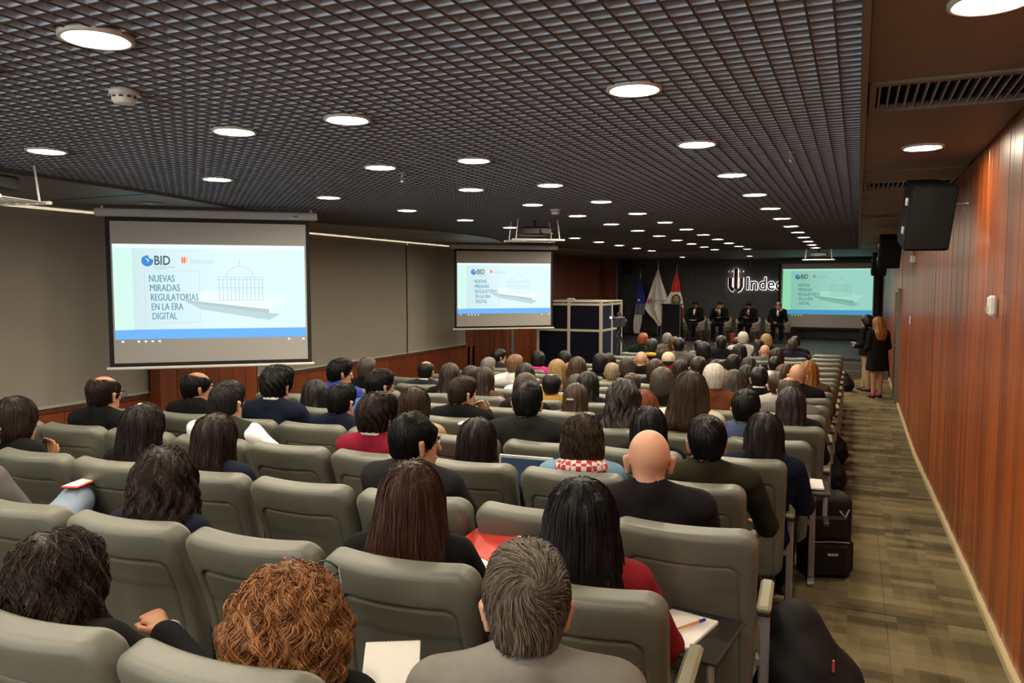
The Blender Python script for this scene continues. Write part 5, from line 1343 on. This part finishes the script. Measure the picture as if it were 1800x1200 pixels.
t = thing('cable_box', 'tiny white junction box high on the right wood wall', 'box', (XR, 11.9, 1.93)); ob('body', MB().cbox(-.06, 0, -.05, .05, 0, .09, .005), M_white, t); ob('lid', MB().cbox(-.065, -.058, -.04, .04, .01, .08, .002), M_white, t)
# ================================================================== bags, papers and the people with their own poses
M_bag = pm('bag_nylon', (.007, .0065, .006), .7, spec=.25, var=.2, vs=(20, 20, 20), bump=.2, bs=300); M_bag2 = pm('bag_trim', (.03, .028, .025), .5)
def backpack(x, y, rz, s, label, kind=0):
    t = thing('backpack', label, 'backpack', (x, y, zf(y)), rz, 'black bags along the aisle'); t.scale = (s,) * 3
    F = Field((-.2, -.18, -.02), (.2, .18, .62), .012)
    if kind == 0:
        F.fn(lambda a, b, c: rr(np.sqrt((np.maximum(np.abs(a) - .10, 0)) ** 2 + (np.maximum(np.abs(b) - .06, 0)) ** 2) + 0 * c, c - .27, .05, .27, .045))
    else:
        F.el((0, 0, .17), (.185, .14, .21), .03); F.rc((0, .02, .2), (-.05, .05, .42), .15, .09, .08); F.disp(lambda a, b, c: .009 * np.sin(38 * c + 14 * a) * np.sin(26 * a + 15 * b)); F.below(0)
    ob('main_pocket', F.mesh('main_pocket'), M_bag, t)
    if kind == 0:
        ob('front_pocket', MB().cbox(-.12, .12, -.145, -.10, .03, .24, .02), M_bag, t); ob('upper_pocket', MB().cbox(-.11, .11, -.135, -.10, .27, .42, .018), M_bag, t)
        ob('zipper', MB().tube([(-.12, -.125, .25), (0, -.132, .257), (.12, -.125, .25)], .004, 6), M_alu, t); ob('badge', MB().cbox(-.02, .045, -.149, -.144, .17, .185, .001), M_cas, t)
        ob('side_pocket', MB().cbox(.135, .175, -.06, .06, .03, .24, .015), M_bag, t); ob('strap_buckle', MB().tube([(.06, -.11, .45), (.09, -.125, .41), (.12, -.1, .46)], .006, 6), M_alu, t)
    if kind == 0: ob('carry_loop', MB().tube([(-.04, .03, .53), (-.03, .04, .58), (.03, .04, .58), (.04, .03, .53)], .009, 6), M_bag2, t)
    for sx in ((-1, 1) if kind == 0 else ()): ob('shoulder_strap', MB().tube([(sx * .07, .10, .5), (sx * .09, .16, .4), (sx * .1, .15, .2), (sx * .11, .11, .06)], .014, 6), M_bag2, t)
    return t
backpack(-.155, 5.32, .35, 1.0, 'upright black backpack with zipped pockets beside the aisle seats')
b2 = backpack(-.12, 3.02, .2, 1.12, 'soft black rucksack slumped in the aisle nearest the camera', 1)
ob('red_logo', MB().cbox(.05, .058, -.10, -.09, .34, .38, .002), pm('logo_red', (.45, .05, .04), .5), b2)
backpack(-.2, 9.6, .1, .85, 'dark brown handbag hanging at the middle of the aisle', 1); backpack(-.17, 8.1, -.3, .7, 'small black bag by the aisle near the red folder', 1)
backpack(-.14, 16.8, .5, .75, 'black bag on the floor before the stage steps', 1)
M_paper = pm('paper_white', (.78, .77, .73), .7); M_red = pm('folder_red', (.62, .045, .035), .5)
def notebook(x, y, z, rz, label, w=.15, l=.21, cover=None, rx=0, pen=False, name='notebook'):
    t = thing(name, label, 'notebook', (x, y, z), rz); t.rotation_euler = (rx, 0, rz)
    ob('pages', MB().cbox(-w / 2, w / 2, -l / 2, l / 2, 0, .012, .002), M_paper, t)
    if cover: ob('cover', MB().cbox(-w / 2 - .003, w / 2 + .003, -l / 2, l / 2, .0125, .0155, .001), cover, t)
    else:
        for i in range(14): ob('spiral_ring', MB().tube([(-w / 2 + .01 + i * (w - .02) / 13, l / 2 - .004, .0), (-w / 2 + .01 + i * (w - .02) / 13, l / 2 + .004, .008), (-w / 2 + .01 + i * (w - .02) / 13, l / 2 - .004, .016)], .0012, 4), M_steel, t)
    return t
def tablet(x, y, z, rz, label, par=None):
    t = thing('writing_tablet', label, 'tablet arm', (x, y, z), rz, 'fold-out writing tablets')
    ob('board', MB().cbox(-.13, .13, -.17, .17, -.018, 0, .006), M_tab, t); ob('hinge', MB().tube([(.10, -.14, -.02), (.10, -.14, -.14)], .014, 8), M_steel, t); ob('arm', MB().cbox(.085, .115, -.30, -.12, -.155, -.135, .004), M_dark, t)
    return t
tablet(-.46, 2.48, .50, -.12, 'black fold-out writing tablet at the burgundy sweater woman')
notebook(-.50, 2.47, .50, -.22, 'white spiral notebook lying on the black writing tablet', .17, .24)
t = thing('ballpoint_pen', 'orange ballpoint pen with blue cap across the spiral notebook', 'pen', (-.47, 2.47, .524), 1.0)
ob('barrel', MB().tube([(-.09, 0, 0), (.045, 0, 0)], .0045, 8), pm('pen_orange', (.65, .28, .06), .4), t); ob('cap', MB().tube([(.045, 0, 0), (.075, 0, 0)], .0055, 8), pm('pen_blue', (.03, .03, .35), .4), t)
t = thing('folder', 'open red folder with white sheet held by the chestnut haired woman', 'folder', (-1.28, 2.42, .62), -.45); t.rotation_euler = (.35, 0, -.45)
ob('cover', MB().cbox(-.13, .13, .06, .22, 0, .006, .002), M_red, t); ob('sheet', MB().cbox(-.125, .125, -.14, .058, 0, .008, .002), M_paper, t); ob('edge', MB().box(-.13, .13, .216, .222, .006, .01), M_paper, t)
notebook(-1.10, 1.68, .60, .5, 'white paper pad held low beside the auburn haired woman', .15, .2, None, .4)
notebook(-.24, 4.95, .42, .1, 'white notebook on the aisle tablet beside the dark-haired woman in navy', .17, .22); tablet(-.25, 4.94, .415, .1, 'black tablet arm under the aisle notebook above the backpack')
notebook(-.31, 6.55, .33, .2, 'red and white folder on the aisle side tablet of the woman in black', .16, .22, M_red); tablet(-.31, 6.56, .328, .2, 'black tablet arm under the red folder')
notebook(-2.28, 4.42, .725, .1, 'small white sheet resting atop a middle seat back', .12, .07)
notebook(-4.25, 3.05, .56, .2, 'small white pad near the woman raising her hand', .12, .16)
t = thing('laptop', 'open silver laptop with dark screen beside the plaid collar woman', 'laptop', (-1.62, 3.80, .455), .08)
ob('base', MB().cbox(-.155, .155, -.20, .0, 0, .016, .004), M_alu, t); ld = ob('lid', MB().cbox(-.155, .155, -.006, .004, 0, .235, .004), pm('laptop_silver', (.62, .61, .58), .35, metal=.3), t, (0, 0, .012), (-.12, 0, 0)); ob('display', MB().box(-.14, .14, -.0075, -.006, .02, .218), em('laptop_screen', (.028, .042, .062), 1.0), ld)
ob('keyboard', MB().box(-.13, .13, -.13, -.03, .016, .018), M_dark, t)

# crossed denim leg with the red phone
def special(k, x, s, pose, sex, hair, hc, top, label, arms=None, cross=None, skin=0, ex=(), dz=0, topm=None, rz=0, h=.010):
    y = row_y(k, x) + .30
    return person(x, y, zf(y) + dz, s, ROW_ROT + rz, pose, sex, hair, hc, top, label, skin, ex, body_mesh(sex, pose, arms, h, cross), topm or top_mesh(sex, arms, h=h), trouser_mesh(sex, cross) if cross else None)
o = special(1, -3.36, .98, 'S', 'F', 'long', 'black', 'grey', 'person in pale jeans with one leg crossed, mostly outside the left edge', None, 2, 1, ('denim',))
t = thing('phone', 'red-cased phone lying on the crossed denim knee', 'phone', (-3.27, 2.41, .705), .3)
ob('case', MB().cbox(-.042, .042, -.075, .075, 0, .010, .004), M_red, t); ob('screen', MB().cbox(-.036, .036, -.068, .068, .0095, .011, .0005), M_paper, t)
